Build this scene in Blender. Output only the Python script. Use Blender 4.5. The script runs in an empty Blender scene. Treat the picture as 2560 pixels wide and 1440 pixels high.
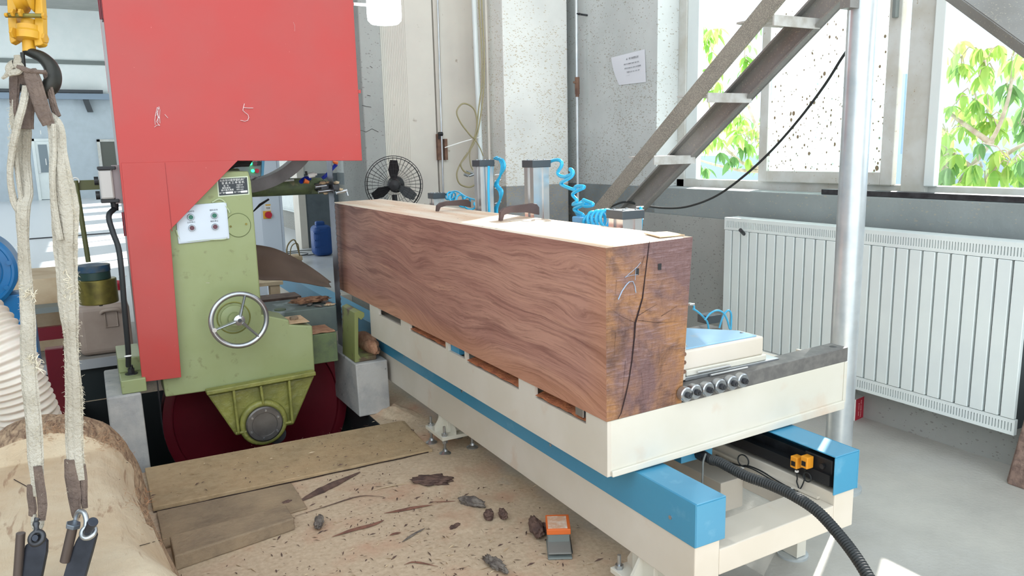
import bpy, bmesh, math, random
import numpy as np
from mathutils import Vector, Matrix, noise as mnoise
random.seed(7)
S = bpy.context.scene
COL = S.collection
# ------------------------------------------------------------------ camera (solved from the room's own directions)
F = 1913.0; CAM = np.array([0.0, 0.0, 1.3])
def nrm(v): v = np.array(v, float); return v / np.linalg.norm(v)
_Z = -nrm((250, 10700, F)); _Y = nrm((-1075, -317, F)); _Y = nrm(_Y - _Z * _Y.dot(_Z)); _X = np.cross(_Y, _Z)
RW = np.array([_X, _Y, _Z])
def ray(px, py): return RW @ np.array([px - 1280, py - 720, F])
def U(px, py, ax, val):            # point on the plane axis ax = val
    d = ray(px, py); t = (val - CAM[ax]) / d[ax]; return Vector(CAM + t * d)
def D(px, py, dep): return Vector(CAM + ray(px, py) * dep / F)     # point at a given distance from the camera plane
cam = bpy.data.cameras.new('camera'); cam.sensor_width = 36; cam.lens = 36 * F / 2560; cam.clip_start = .02; cam.clip_end = 300
co = bpy.data.objects.new('camera', cam); COL.objects.link(co)
r, u, b = RW @ [1, 0, 0], RW @ [0, -1, 0], RW @ [0, 0, -1]
co.matrix_world = Matrix(((r[0], u[0], b[0], 0), (r[1], u[1], b[1], 0), (r[2], u[2], b[2], 1.3), (0, 0, 0, 1)))
S.camera = co
# ------------------------------------------------------------------ light
W = bpy.data.worlds.new('sky'); S.world = W; W.use_nodes = True
bg = W.node_tree.nodes['Background']; bg.inputs[0].default_value = (.86, .94, 1.0, 1); bg.inputs[1].default_value = 1.45
sl = bpy.data.lights.new('sun', 'SUN'); sl.energy = 9.0; sl.angle = math.radians(.6); sl.color = (1, .96, .9)
so = bpy.data.objects.new('sun', sl); COL.objects.link(so)
so.rotation_euler = Vector((-.873, -.488, -.857)).to_track_quat('-Z', 'Y').to_euler()
for k_ in range(6):                       # unseen area lights added under the ceiling to brighten the far hall
    al = bpy.data.lights.new('far_fill_light', 'AREA'); al.shape = 'RECTANGLE'; al.size = 1.4; al.size_y = .4; al.energy = 30; al.color = (.93, .98, 1)
    ao = bpy.data.objects.new('far_fill_light', al); COL.objects.link(ao); ao.location = (-3.0 + (k_ % 2) * 3.2, 13 + (k_ // 2) * 6.5, 6.2)
vs = S.view_settings; vs.view_transform = 'Standard'; vs.look = 'None'; vs.gamma = 1; vs.use_curve_mapping = False; vs.exposure = 0.88

# ------------------------------------------------------------------ materials
def lin(c):
    return tuple(((v / 255) / 12.92 if v / 255 <= .04045 else ((v / 255 + .055) / 1.055) ** 2.4) for v in c) + (1,)
class NT:
    def __init__(s, name):
        s.m = bpy.data.materials.new(name); s.m.use_nodes = True; s.t = s.m.node_tree; s.b = s.t.nodes['Principled BSDF']
    def n(s, typ, **kw):
        o = s.t.nodes.new(typ)
        for k, v in kw.items():
            if k.startswith('i_'):
                key = k[2:]; key = int(key) if key.isdigit() else key.replace('_', ' ')
                o.inputs[key].default_value = v
            else: setattr(o, k, v)
        return o
    def l(s, a, b): s.t.links.new(a, b)
    def co(s): return s.n('ShaderNodeTexCoord').outputs['Object']
    def mp(s, sc, rot=(0, 0, 0)):
        m = s.n('ShaderNodeMapping'); s.l(s.co(), m.inputs[0]); m.inputs['Scale'].default_value = sc; m.inputs['Rotation'].default_value = rot
        return m.outputs[0]
    def noise(s, scale, vec=None, detail=4, rough=.55, dist=0):
        o = s.n('ShaderNodeTexNoise', i_Scale=scale, i_Detail=detail, i_Roughness=rough, i_Distortion=dist)
        s.l(vec or s.co(), o.inputs['Vector']); return o.outputs['Fac']
    def ramp(s, fac, a, b):
        o = s.n('ShaderNodeMapRange', i_From_Min=a, i_From_Max=b); s.l(fac, o.inputs[0]); return o.outputs[0]
    def mix(s, fac, a, b):
        o = s.n('ShaderNodeMix', data_type='RGBA')
        for sock, v in ((o.inputs[0], fac), (o.inputs[6], a), (o.inputs[7], b)):
            if isinstance(v, (int, float)): sock.default_value = v
            elif isinstance(v, tuple): sock.default_value = v
            else: s.l(v, sock)
        return o.outputs[2]
    def math(s, op, a, b=0.0, c=0.0):
        o = s.n('ShaderNodeMath', operation=op)
        for i, v in enumerate((a, b, c)):
            if isinstance(v, (int, float)): o.inputs[i].default_value = v
            else: s.l(v, o.inputs[i])
        return o.outputs[0]
    def bump(s, h, strength=.3, dist=.01):
        o = s.n('ShaderNodeBump', i_Strength=strength, i_Distance=dist); s.l(h, o.inputs['Height']); s.l(o.outputs[0], s.b.inputs['Normal'])
    def base(s, c):
        if isinstance(c, tuple): s.b.inputs['Base Color'].default_value = c
        else: s.l(c, s.b.inputs['Base Color'])
    def set(s, rough=.5, metal=0, **kw):
        s.b.inputs['Roughness'].default_value = rough; s.b.inputs['Metallic'].default_value = metal
        for k, v in kw.items(): s.b.inputs[k.replace('_', ' ')].default_value = v
        return s.m
MATS = {}
def mat(name, c, rough=.5, metal=0, c2=None, ns=8, lo=.4, hi=.65, bump=0, bs=40, dust=None, **kw):
    if name in MATS: return MATS[name]
    t = NT(name); a = lin(c)
    col = a
    if c2: col = t.mix(t.ramp(t.noise(ns), lo, hi), a, lin(c2))
    if dust:
        col = t.mix(t.math('MULTIPLY', t.ramp(t.noise(dust[1], detail=8), dust[2], dust[3]), .9), col, lin(dust[0]))
    t.base(col)
    if bump: t.bump(t.noise(bs, detail=6 if bs > 5 else 2), bump, .01 if bs > 5 else .05)
    MATS[name] = t.set(rough, metal, **kw); return MATS[name]
red = mat('red_enamel', (184, 62, 58), .38, c2=(178, 70, 66), ns=2.5, bump=.5, bs=1.5, dust=((235, 150, 140), 60, .72, .8), Specular_IOR_Level=.45)
green = mat('green_paint', (146, 156, 108), .42, c2=(152, 162, 118), ns=4, bump=.06, bs=14, dust=((110, 112, 70), 25, .62, .8))
cast = mat('green_casting', (140, 140, 72), .38, c2=(120, 122, 64), ns=14, bump=.7, bs=28)
cast2 = mat('dark_green_casting', (106, 122, 84), .55, c2=(92, 104, 80), ns=20, bump=.3, bs=60, dust=((170, 150, 120), 12, .6, .75))
cream = mat('cream_paint', (204, 196, 182), .42, c2=(212, 205, 194), ns=3, dust=((190, 150, 115), 5, .62, .85))
creamr = mat('cream_paint_rusty', (206, 202, 188), .4, c2=(212, 209, 198), ns=3, dust=((196, 140, 96), 4, .6, .95))
blue = mat('blue_paint', (62, 138, 174), .34, c2=(68, 144, 178), ns=2, dust=((130, 180, 205), 9, .62, .9))
blued = mat('dark_blue_paint', (20, 88, 128), .4, c2=(28, 98, 136), ns=4)
steel = mat('bright_steel', (190, 194, 198), .28, .9, c2=(160, 164, 168), ns=6, dust=((170, 160, 140), 14, .66, .8))
galv = mat('galvanised_pipe', (206, 212, 214), .30, .5, c2=(184, 192, 196), ns=7, dust=((196, 200, 200), 22, .56, .75))
alu = mat('anodised_aluminium', (206, 206, 204), .28, .8, c2=(190, 190, 190), ns=5)
dsteel = mat('dark_steel', (78, 80, 84), .42, .7, c2=(60, 60, 64), ns=20, bump=.1)
blackp = mat('black_plastic', (30, 31, 34), .5)
capm = mat('charcoal_cap', (62, 70, 76), .5)
strip = mat('grey_dusty_bar', (96, 94, 92), .55, c2=(112, 110, 106), ns=40)
iron = mat('stair_steel', (142, 142, 140), .45, .2, c2=(128, 126, 122), ns=5, dust=((176, 168, 150), 160, .6, .68))
irond = mat('stair_steel_chippy', (138, 134, 126), .7, .1, c2=(122, 119, 112), ns=7, dust=((176, 170, 154), 260, .46, .62))
maroon = mat('maroon_enamel', (112, 26, 38), .32, c2=(100, 22, 34), ns=3)
concrete = mat('pale_concrete', (184, 182, 178), .8, c2=(160, 160, 160), ns=9, bump=.3, bs=60, dust=((110, 108, 104), 18, .66, .72))
chipm = mat('sawdust', (196, 150, 120), .95, c2=(170, 122, 96), ns=30, bump=.8, bs=90)
dustm = mat('pale_sawdust', (214, 184, 150), .95, c2=(196, 160, 124), ns=40, bump=.6, bs=90)
orangedust = mat('orange_sawdust', (198, 122, 78), .95, c2=(170, 98, 66), ns=40, bump=.6, bs=120)
bark = mat('brown_bark', (112, 88, 78), .9, c2=(80, 62, 58), ns=30, bump=1, bs=40)
barkg = mat('grey_bark', (128, 120, 112), .9, c2=(88, 80, 76), ns=30, bump=1, bs=40)
splint = mat('red_splinter', (138, 96, 80), .9, c2=(108, 74, 64), ns=30)
whitep = mat('white_enamel', (226, 234, 232), .35, c2=(220, 228, 228), ns=3, dust=((150, 150, 146), 38, .76, .79))
whiteb = mat('white_cabinet', (214, 224, 236), .4)
pvc = mat('white_window_frame', (206, 208, 204), .5, c2=(190, 188, 178), ns=6, dust=((150, 126, 92), 70, .66, .73))
yellow = mat('yellow_paint', (204, 154, 34), .42, c2=(186, 136, 38), ns=14, dust=((140, 120, 60), 30, .64, .75))
hookm = mat('black_forged_steel', (54, 54, 50), .45, .5, c2=(40, 40, 38), ns=20, bump=.2)
web = mat('cotton_webbing', (200, 194, 180), .95, c2=(172, 164, 148), ns=9, bump=.9, bs=160)
webd = mat('worn_brown_sleeve', (122, 106, 96), .95, c2=(94, 80, 74), ns=14, bump=.9, bs=120)
rubber = mat('black_rubber', (34, 38, 40), .55)
tubeb = mat('blue_air_tube', (40, 178, 226), .22, Coat_Weight=.4)
plastb = mat('blue_plastic', (24, 72, 140), .4)
redp = mat('red_card', (178, 36, 56), .55)
orange = mat('orange_plastic', (226, 112, 50), .5)
greyp = mat('grey_plastic', (120, 128, 126), .5)
whitem = mat('white_print', (236, 236, 232), .6)
chalk = mat('white_chalk', (240, 222, 224), .9)
chalkb = mat('blue_chalk', (170, 190, 214), .9)
inkm = mat('grey_ink', (92, 96, 102), .8)
paperm = mat('paper', (222, 224, 230), .8)
blackm = mat('black_plate', (34, 42, 48), .35)
brownsh = mat('brown_rubber_sheet', (120, 98, 84), .6, c2=(104, 84, 72), ns=4)
greym = mat('warm_grey_steel', (150, 140, 140), .45, .3, c2=(138, 128, 130), ns=4)
beige = mat('beige_door_panel', (214, 208, 196), .5, c2=(204, 198, 188), ns=2, dust=((150, 132, 112), 20, .68, .8))
rust = mat('rusty_steel', (126, 96, 78), .8, c2=(96, 70, 60), ns=20, bump=.5)
slingfray = mat('frayed_cotton', (214, 206, 186), 1.0)
jugm = mat('dirty_white_plastic', (176, 160, 148), .45, c2=(160, 142, 130), ns=4)
oldwood = mat('weathered_plank', (144, 126, 104), .9, c2=(126, 110, 92), ns=40, bump=.5, bs=60, dust=((178, 156, 126), 5, .35, .8))
palew = mat('pale_timber', (206, 186, 156), .85, c2=(186, 160, 128), ns=6, bump=.3)
olive = mat('olive_steel', (86, 88, 50), .5)
brass = mat('tarnished_brass', (134, 124, 62), .4, .6, c2=(100, 92, 50), ns=12)
yhose = mat('yellowed_clear_hose', (170, 160, 120), .3, Transmission_Weight=.3)

def specks(t, scale, rot, keep, size, aniso=(1, 1, 2.2)):
    v = t.n('ShaderNodeTexVoronoi', i_Scale=1.0, i_Randomness=1.0); t.l(t.mp(tuple(scale * q for q in aniso), rot), v.inputs['Vector'])
    sp = t.n('ShaderNodeSeparateColor'); t.l(v.outputs['Color'], sp.inputs[0])
    th = t.math('MULTIPLY', t.math('MULTIPLY', t.math('GREATER_THAN', sp.outputs[0], t.math('SUBTRACT', 1.0, keep)), sp.outputs[1]), size)
    return t.math('LESS_THAN', v.outputs['Distance'], th)
def wall_mat(name, up, low=None, z=1.055, speck=.0, chips=(150, 136, 110), c2=None, rgh=.75, zlow=None, low2=None):
    t = NT(name)
    P = t.co(); sep = t.n('ShaderNodeSeparateXYZ'); t.l(P, sep.inputs[0])
    up_ = t.mix(t.ramp(t.noise(3, detail=6), .35, .7), lin(up), lin(c2 or tuple(int(v * .93) for v in up)))
    if low:
        lo_ = t.mix(t.ramp(t.noise(5, detail=6), .4, .7), lin(low), lin(tuple(int(v * (.97 if z > 2 else .88)) for v in low)))
        col = t.mix(t.math('GREATER_THAN', sep.outputs[2], z), lo_, up_)
        if zlow: col = t.mix(t.math('LESS_THAN', sep.outputs[2], zlow), col, t.mix(t.ramp(t.noise(60, detail=8), .4, .6), lin(low2), lin(tuple(int(v * .82) for v in low2))))
    else: col = up_
    if speck:
        hgt = t.ramp(sep.outputs[2], 3.2, 1.0)
        clump = t.math('MULTIPLY', t.ramp(t.noise(2.6, detail=6, rough=.65), .36, .62), t.math('MULTIPLY', hgt, .55 * speck))
        mask = t.math('MULTIPLY', t.math('MAXIMUM', specks(t, 55, (.5, .4, .3), clump, .55), specks(t, 90, (-.7, .2, .9), clump, .6, (1, 1, 1.6))), .6)
        col = t.mix(mask, col, lin(chips))
    t.base(col); t.bump(t.noise(30, detail=8), .25)
    return t.set(rgh)
m_wallR = wall_mat('painted_wall_speckled', (206, 210, 208), (134, 142, 144), 1.055, 1.0, (140, 128, 108), zlow=.888, low2=(172, 172, 166))
m_column = wall_mat('white_column_speckled', (232, 232, 226), (150, 152, 152), 1.058, 1.15, (176, 156, 118))
m_wallfar = wall_mat('far_painted_wall', (236, 242, 242), (186, 198, 206), 3.5, c2=(230, 238, 238))
m_wallmid = wall_mat('two_tone_wall', (206, 206, 200), (104, 114, 120), 1.05)
m_conc = wall_mat('grey_render', (166, 168, 164), None, speck=.32, chips=(118, 116, 110))
m_sill = wall_mat('grey_render_sill', (146, 154, 154), None, speck=.35, chips=(166, 160, 146))
def floor_mat():
    t = NT('dusty_concrete_floor'); P = t.co(); sep = t.n('ShaderNodeSeparateXYZ'); t.l(P, sep.inputs[0])
    conc = t.mix(t.ramp(t.noise(2.2, detail=8, rough=.65), .35, .7), lin((182, 180, 172)), lin((162, 160, 154)))
    conc = t.mix(t.math('MULTIPLY', t.ramp(t.noise(1.6, P, 8, .7, .3), .5, .72), .6), conc, lin((184, 184, 180)))
    dust = t.mix(t.ramp(t.noise(60, detail=6), .35, .7), lin((206, 186, 160)), lin((184, 162, 136)))
    dust = t.mix(t.ramp(t.noise(4, detail=5), .5, .75), dust, lin((190, 146, 120)))
    # sawdust lies left of the carriage track and near the saw
    f = t.math('ADD', t.ramp(sep.outputs[0], 1.62, 1.3), t.math('MULTIPLY', t.math('SUBTRACT', t.noise(2.5, detail=8), .55), .9))
    fy = t.ramp(sep.outputs[1], 5.4, 4.6)
    f = t.math('MULTIPLY', t.ramp(f, .35, .7), fy)
    bare = t.ramp(t.noise(1.9, P, 9, .6), .62, .70)
    f = t.math('MULTIPLY', f, t.math('SUBTRACT', 1.0, t.math('MULTIPLY', bare, .7)))
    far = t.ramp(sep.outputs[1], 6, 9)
    conc = t.mix(far, conc, lin((206, 210, 214)))  # bright glare put into the colour: floor whitened with distance
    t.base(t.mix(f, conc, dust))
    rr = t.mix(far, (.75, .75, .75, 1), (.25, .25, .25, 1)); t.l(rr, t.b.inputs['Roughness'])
    t.bump(t.noise(70, detail=8), .35, .006)
    return t.m
m_floor = floor_mat()
def grain_mat():
    t = NT('sawn_hardwood_face'); P = t.co(); sep = t.n('ShaderNodeSeparateXYZ'); t.l(P, sep.inputs[0])
    y, z = sep.outputs[1], sep.outputs[2]
    w = t.math('ADD', t.math('MULTIPLY', t.math('SUBTRACT', t.noise(1.3, t.mp((.2, .8, 1.1)), 2), .5), .24), t.math('MULTIPLY', y, -.035))
    for (px, py, sy, sz, a) in ((1450, 800, .09, .035, .035), (1425, 640, .16, .035, -.02), (1030, 650, .10, .04, .03), (1000, 790, .22, .12, -.07), (1150, 860, .30, .14, .10), (870, 600, .07, .04, .02), (1345, 930, .3, .07, -.03)):
        kp = U(px, py, 0, 1.17); yk, zk = kp.y, kp.z
        d = t.math('ADD', t.math('POWER', t.math('ABSOLUTE', t.math('DIVIDE', t.math('SUBTRACT', y, yk), sy)), 2), t.math('POWER', t.math('ABSOLUTE', t.math('DIVIDE', t.math('SUBTRACT', z, zk), sz)), 2))
        w = t.math('ADD', w, t.math('MULTIPLY', t.math('EXPONENT', t.math('MULTIPLY', d, -1)), a))
    zz = t.math('ADD', t.math('ADD', z, w), t.math('MULTIPLY', t.math('SUBTRACT', t.noise(5, t.mp((.3, .9, 3)), 5, .6), .5), .03))
    cb = t.n('ShaderNodeCombineXYZ'); t.l(t.math('MULTIPLY', y, 1.3), cb.inputs[0]); t.l(t.math('MULTIPLY', zz, 60), cb.inputs[1])
    cf = t.n('ShaderNodeCombineXYZ'); t.l(t.math('MULTIPLY', y, 6), cf.inputs[0]); t.l(t.math('MULTIPLY', zz, 210), cf.inputs[1])
    cw = t.n('ShaderNodeCombineXYZ'); t.l(t.math('MULTIPLY', y, .8), cw.inputs[0]); t.l(t.math('MULTIPLY', zz, 9), cw.inputs[1])
    n1 = t.noise(1.0, cb.outputs[0], 5, .6); n2 = t.noise(1.0, cf.outputs[0], 3, .6); n3 = t.noise(1.0, cw.outputs[0], 4, .6)
    col = t.mix(t.ramp(n3, .38, .66), lin((184, 138, 120)), lin((156, 108, 96)))
    col = t.mix(t.math('MULTIPLY', t.ramp(n1, .54, .68), .62), col, lin((120, 78, 70)))
    cs = t.n('ShaderNodeCombineXYZ'); t.l(t.math('MULTIPLY', y, 1.5), cs.inputs[0]); t.l(t.math('MULTIPLY', zz, 20), cs.inputs[1])
    col = t.mix(t.math('MULTIPLY', t.ramp(t.noise(1.0, cs.outputs[0], 4, .55), .56, .66), .6), col, lin((112, 68, 62)))
    col = t.mix(t.math('MULTIPLY', t.ramp(n1, .42, .30), .5), col, lin((206, 158, 130)))
    col = t.mix(t.math('MULTIPLY', t.ramp(n2, .48, .66), .5), col, lin((104, 62, 52)))
    edge = t.math('ADD', t.ramp(z, .66, .6), t.ramp(y, 1.72, 1.6)); edge = t.math('MULTIPLY', t.math('MINIMUM', edge, 1.0), .35)
    col = t.mix(edge, col, lin((190, 134, 92)))
    t.base(col); t.bump(t.math('ADD', n2, n1), .12, .003); return t.set(.62)
m_grain = grain_mat()
def end_mat():
    t = NT('chainsawn_end_grain'); P = t.co()
    n1 = t.noise(4.2, P, 6, .62, .5)
    col = t.mix(t.ramp(t.noise(3.0, P, 5, .6, .4), .44, .58), lin((112, 84, 82)), lin((158, 112, 70)))
    col = t.mix(t.math('MULTIPLY', t.ramp(t.noise(8, P, 8, .65, .6), .5, .66), .75), col, lin((70, 46, 44)))
    s1 = t.noise(1, t.mp((70, 70, 22), (0, 1.15, 0)), 6); s2 = t.noise(1, t.mp((22, 20, 150), (0, -.45, 0)), 6)
    patch = t.ramp(t.noise(3, t.mp((1, 1, 1.6)), 3), .45, .6)
    col = t.mix(t.math('MULTIPLY', t.math('MULTIPLY', t.ramp(s2, .52, .7), patch), .4), col, lin((160, 136, 140)))
    col = t.mix(t.math('MULTIPLY', t.ramp(s1, .54, .7), .22), col, lin((56, 38, 38)))
    t.base(col); t.bump(t.math('ADD', s1, t.math('ADD', s2, n1)), .6, .008); return t.set(.42)
m_end = end_mat()
def top_mat():
    t = NT('dusty_beam_top'); n1 = t.noise(1, t.mp((14, 1.6, 4)), 5)
    col = t.mix(t.ramp(n1, .4, .62), lin((236, 222, 204)), lin((224, 194, 166)))
    col = t.mix(t.math('MULTIPLY', t.ramp(t.noise(60, detail=6), .64, .7), .8), col, lin((120, 92, 76)))
    t.base(col); t.bump(n1, .3); return t.set(.8)
m_top = top_mat()
def log_mat():
    t = NT('peeled_log'); n1 = t.noise(1, t.mp((30, 5, 30)), 6, .6, .6)
    col = t.mix(t.ramp(t.noise(3.5, detail=5), .4, .65), lin((206, 190, 164)), lin((192, 168, 138)))
    col = t.mix(t.math('MULTIPLY', t.ramp(n1, .58, .66), .55), col, lin((132, 92, 66)))
    col = t.mix(t.math('MULTIPLY', t.ramp(t.noise(7, detail=8), .66, .72), .7), col, lin((150, 150, 146)))
    t.base(col); t.bump(t.math('ADD', n1, t.noise(25, detail=8)), .6, .01); return t.set(.8)
m_log = log_mat()
def logend_mat():
    t = NT('rough_log_side'); n1 = t.noise(1, t.mp((60, 14, 60)), 7, .65, 1)
    col = t.mix(t.ramp(n1, .42, .62), lin((204, 174, 142)), lin((138, 108, 86)))
    t.base(col); t.bump(n1, 1, .02); return t.set(.9)
m_logr = logend_mat()
def glass_mat(name, dirty):
    t = NT(name); t.b.inputs['Roughness'].default_value = .05
    tr = t.n('ShaderNodeBsdfTransparent'); out = t.t.nodes['Material Output']
    if dirty:
        tl = t.n('ShaderNodeBsdfTranslucent'); tl.inputs[0].default_value = (.86, .93, .92, 1)
        df = t.n('ShaderNodeBsdfDiffuse'); df.inputs[0].default_value = lin((206, 222, 220))
        ad = t.n('ShaderNodeMixShader'); ad.inputs[0].default_value = .2; t.l(tl.outputs[0], ad.inputs[1]); t.l(df.outputs[0], ad.inputs[2])
        sep = t.n('ShaderNodeSeparateXYZ'); t.l(t.co(), sep.inputs[0]); low = t.ramp(sep.outputs[2], 2.2, 1.15)
        teal = t.math('MULTIPLY', t.ramp(t.noise(4.5, t.mp((1, 1.4, .5)), 6), .42, .62), low)
        t.l(t.mix(teal, (.90, .95, .95, 1), (.50, .74, .72, 1)), tl.inputs[0])
        kp = t.math('ADD', .09, t.math('MULTIPLY', low, .2))
        sm = t.math('MAXIMUM', specks(t, 38, (.3, .1, .2), kp, .42, (1, 1, .8)), specks(t, 90, (.9, .1, .6), kp, .5, (1, 1, .7)))
        sp = t.n('ShaderNodeBsdfDiffuse'); sp.inputs[0].default_value = lin((150, 134, 112))
        m1 = t.n('ShaderNodeMixShader'); t.l(t.ramp(t.noise(3, t.mp((1, 4, 1)), 6), .3, .75), m1.inputs[0]); t.l(ad.outputs[0], m1.inputs[2]); t.l(tr.outputs[0], m1.inputs[1])
        mm = t.n('ShaderNodeMixShader'); mm.inputs[0].default_value = .55; t.l(m1.outputs[0], mm.inputs[1]); t.l(ad.outputs[0], mm.inputs[2])
        m2 = t.n('ShaderNodeMixShader'); t.l(sm, m2.inputs[0]); t.l(mm.outputs[0], m2.inputs[1]); t.l(sp.outputs[0], m2.inputs[2])
        t.l(m2.outputs[0], out.inputs[0])
    else:
        gl = t.n('ShaderNodeBsdfGlossy'); gl.inputs['Roughness'].default_value = .03
        m1 = t.n('ShaderNodeMixShader'); m1.inputs[0].default_value = .06; t.l(tr.outputs[0], m1.inputs[1]); t.l(gl.outputs[0], m1.inputs[2])
        t.l(m1.outputs[0], out.inputs[0])
    return t.m
m_dirty = glass_mat('dirty_window_glass', True); m_clear = glass_mat('clear_window_glass', False)
def leaf_mat(name, c, c2):
    t = NT(name); out = t.t.nodes['Material Output']
    oi = t.n('ShaderNodeObjectInfo'); col = t.mix(oi.outputs['Random'], lin(c), lin(c2)); t.base(col); t.set(.5)
    tl = t.n('ShaderNodeBsdfTranslucent'); t.l(col, tl.inputs[0]); m = t.n('ShaderNodeMixShader'); m.inputs[0].default_value = .55
    t.l(t.b.outputs[0], m.inputs[1]); t.l(tl.outputs[0], m.inputs[2]); t.l(m.outputs[0], out.inputs[0]); return t.m
m_leaf = leaf_mat('tree_leaf', (130, 180, 84), (196, 224, 130)); m_leaf2 = leaf_mat('tree_leaf_far', (110, 156, 96), (140, 184, 116))
def emis(name, c, s):
    t = NT(name); t.b.inputs['Emission Color'].default_value = lin(c); t.b.inputs['Emission Strength'].default_value = s; t.base(lin(c)); return t.m
m_lamp = emis('lit_lamp_diffuser', (235, 250, 255), 9); m_led = emis('green_indicator', (40, 230, 120), 2.5)

# ------------------------------------------------------------------ mesh builder
class MB:
    def __init__(s): s.v = []; s.f = []; s.mi = []
    def add(s, vs_, fs, mi=0):
        k = len(s.v); s.v += [tuple(p) for p in vs_]; s.f += [tuple(i + k for i in f) for f in fs]; s.mi += [mi] * len(fs); return s
    def box(s, x0, x1, y0, y1, z0, z1, mi=0):
        return s.hexa([(x0, y0, z0), (x1, y0, z0), (x1, y1, z0), (x0, y1, z0), (x0, y0, z1), (x1, y0, z1), (x1, y1, z1), (x0, y1, z1)], mi)
    def hexa(s, p, mi=0):
        return s.add(p, [(0, 3, 2, 1), (4, 5, 6, 7), (0, 1, 5, 4), (1, 2, 6, 5), (2, 3, 7, 6), (3, 0, 4, 7)], mi)
    def prism(s, poly, ax, a, b, mi=0):        # poly in the two other axes (in xyz order), extruded along ax
        def P(q, h): q = list(q); q.insert(ax, h); return q
        n = len(poly)
        area = sum(poly[i][0] * poly[(i + 1) % n][1] - poly[(i + 1) % n][0] * poly[i][1] for i in range(n))
        if area < 0: poly = poly[::-1]
        if ax == 1: poly = poly[::-1]
        lo, hi = min(a, b), max(a, b)
        vs_ = [P(q, lo) for q in poly] + [P(q, hi) for q in poly]
        return s.add(vs_, [tuple(range(n))[::-1], tuple(range(n, 2 * n))] + [(i, (i + 1) % n, n + (i + 1) % n, n + i) for i in range(n)], mi)
    def frame(s, d):
        d = Vector(d).normalized(); a = Vector((0, 0, 1)) if abs(d.z) < .9 else Vector((1, 0, 0))
        x = d.cross(a).normalized(); return x, d.cross(x).normalized(), d
    def cyl(s, p0, p1, r0, r1=None, n=20, mi=0, ph=0):
        p0, p1 = Vector(p0), Vector(p1); r1 = r0 if r1 is None else r1; x, y, d = s.frame(p1 - p0)
        vs_ = []
        for p, rr in ((p0, r0), (p1, r1)):
            for i in range(n):
                a = 2 * math.pi * i / n + ph; vs_.append(p + x * math.cos(a) * rr + y * math.sin(a) * rr)
        return s.add(vs_, [tuple(range(n)), tuple(range(n, 2 * n))[::-1]] + [(i, n + i, n + (i + 1) % n, (i + 1) % n) for i in range(n)], mi)
    def tube(s, pts, r, n=8, flat=1.0, mi=0, closed=False, fx=None):
        pts = [Vector(p) for p in pts]; N = len(pts); rs = r if isinstance(r, (list, tuple)) else [r] * N
        x = None; rings = []
        for i, p in enumerate(pts):
            d = (pts[(i + 1) % N] - pts[i - 1]) if closed else (pts[min(i + 1, N - 1)] - pts[max(i - 1, 0)])
            d.normalize()
            if x is None: x = Vector(fx) if fx else s.frame(d)[0]
            x = (x - d * x.dot(d)).normalized(); y = d.cross(x)
            rings.append([p + x * math.cos(2 * math.pi * j / n) * rs[i] + y * math.sin(2 * math.pi * j / n) * rs[i] * flat for j in range(n)])
        vs_ = [q for rg in rings for q in rg]; fs = []
        for i in range(N if closed else N - 1):
            for j in range(n):
                a, b_ = i * n + j, i * n + (j + 1) % n; c, d_ = ((i + 1) % N) * n + (j + 1) % n, ((i + 1) % N) * n + j
                fs.append((a, b_, c, d_))
        if not closed: fs += [tuple(range(n))[::-1], tuple(range((N - 1) * n, N * n))]
        return s.add(vs_, fs, mi)
    def lathe(s, prof, o, ax=(0, 0, 1), n=28, mi=0, caps=True):
        o = Vector(o); x, y, d = s.frame(ax); vs_ = []; fs = []
        for rr, h in prof:
            for i in range(n):
                a = 2 * math.pi * i / n; vs_.append(o + d * h + x * math.cos(a) * rr + y * math.sin(a) * rr)
        m = len(prof)
        for k in range(m - 1):
            for i in range(n): fs.append((k * n + i, (k + 1) * n + i, (k + 1) * n + (i + 1) % n, k * n + (i + 1) % n))
        if caps: fs += [tuple(range(n)), tuple(range((m - 1) * n, m * n))[::-1]]
        return s.add(vs_, fs, mi)
    def ring(s, c, ax, R, r_, n=40, m=8, mi=0, a0=0, a1=2 * math.pi):
        x, y, d = s.frame(ax); c = Vector(c); full = abs(a1 - a0) > 6.28
        k = n if full else n + 1
        return s.tube([c + x * math.cos(a0 + (a1 - a0) * i / n) * R + y * math.sin(a0 + (a1 - a0) * i / n) * R for i in range(k)], r_, m, closed=full, mi=mi)
    def build(s, name, m, parent=None, smooth=0, bevel=0, seg=2):
        me = bpy.data.meshes.new(name); me.from_pydata(s.v, [], s.f); me.validate()
        for q in (m if isinstance(m, (list, tuple)) else [m]): me.materials.append(q)
        if any(s.mi): me.polygons.foreach_set('material_index', s.mi[:len(me.polygons)])
        bm = bmesh.new(); bm.from_mesh(me); bmesh.ops.recalc_face_normals(bm, faces=bm.faces); bm.to_mesh(me); bm.free()
        if smooth:
            me.polygons.foreach_set('use_smooth', [True] * len(me.polygons)); me.set_sharp_from_angle(angle=math.radians(smooth))
        o = bpy.data.objects.new(name, me); COL.objects.link(o)
        if bevel:
            bv = o.modifiers.new('bevel', 'BEVEL'); bv.width = bevel; bv.segments = seg; bv.limit_method = 'ANGLE'; bv.angle_limit = math.radians(40)
        if parent: par(o, parent)
        return o
def par(o, p):
    o.parent = p
    if p.type == 'EMPTY' and p.get('_w') is None and p.location.length > 0: o.matrix_parent_inverse = Matrix.Translation(-p.location)
def thing(name, label, cat, loc=(0, 0, 0), group=None):
    o = bpy.data.objects.new(name, None); COL.objects.link(o); o.location = loc; o.empty_display_size = .05
    return tag(o, label, cat, group)
def tag(o, label, cat, group=None, kind=None):
    o['label'] = label; o['category'] = cat
    if group: o['group'] = group
    if kind: o['kind'] = kind
    return o
def struct(o, label=None):
    o['kind'] = 'structure'
    if label: o['label'] = label
    return o
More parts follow.
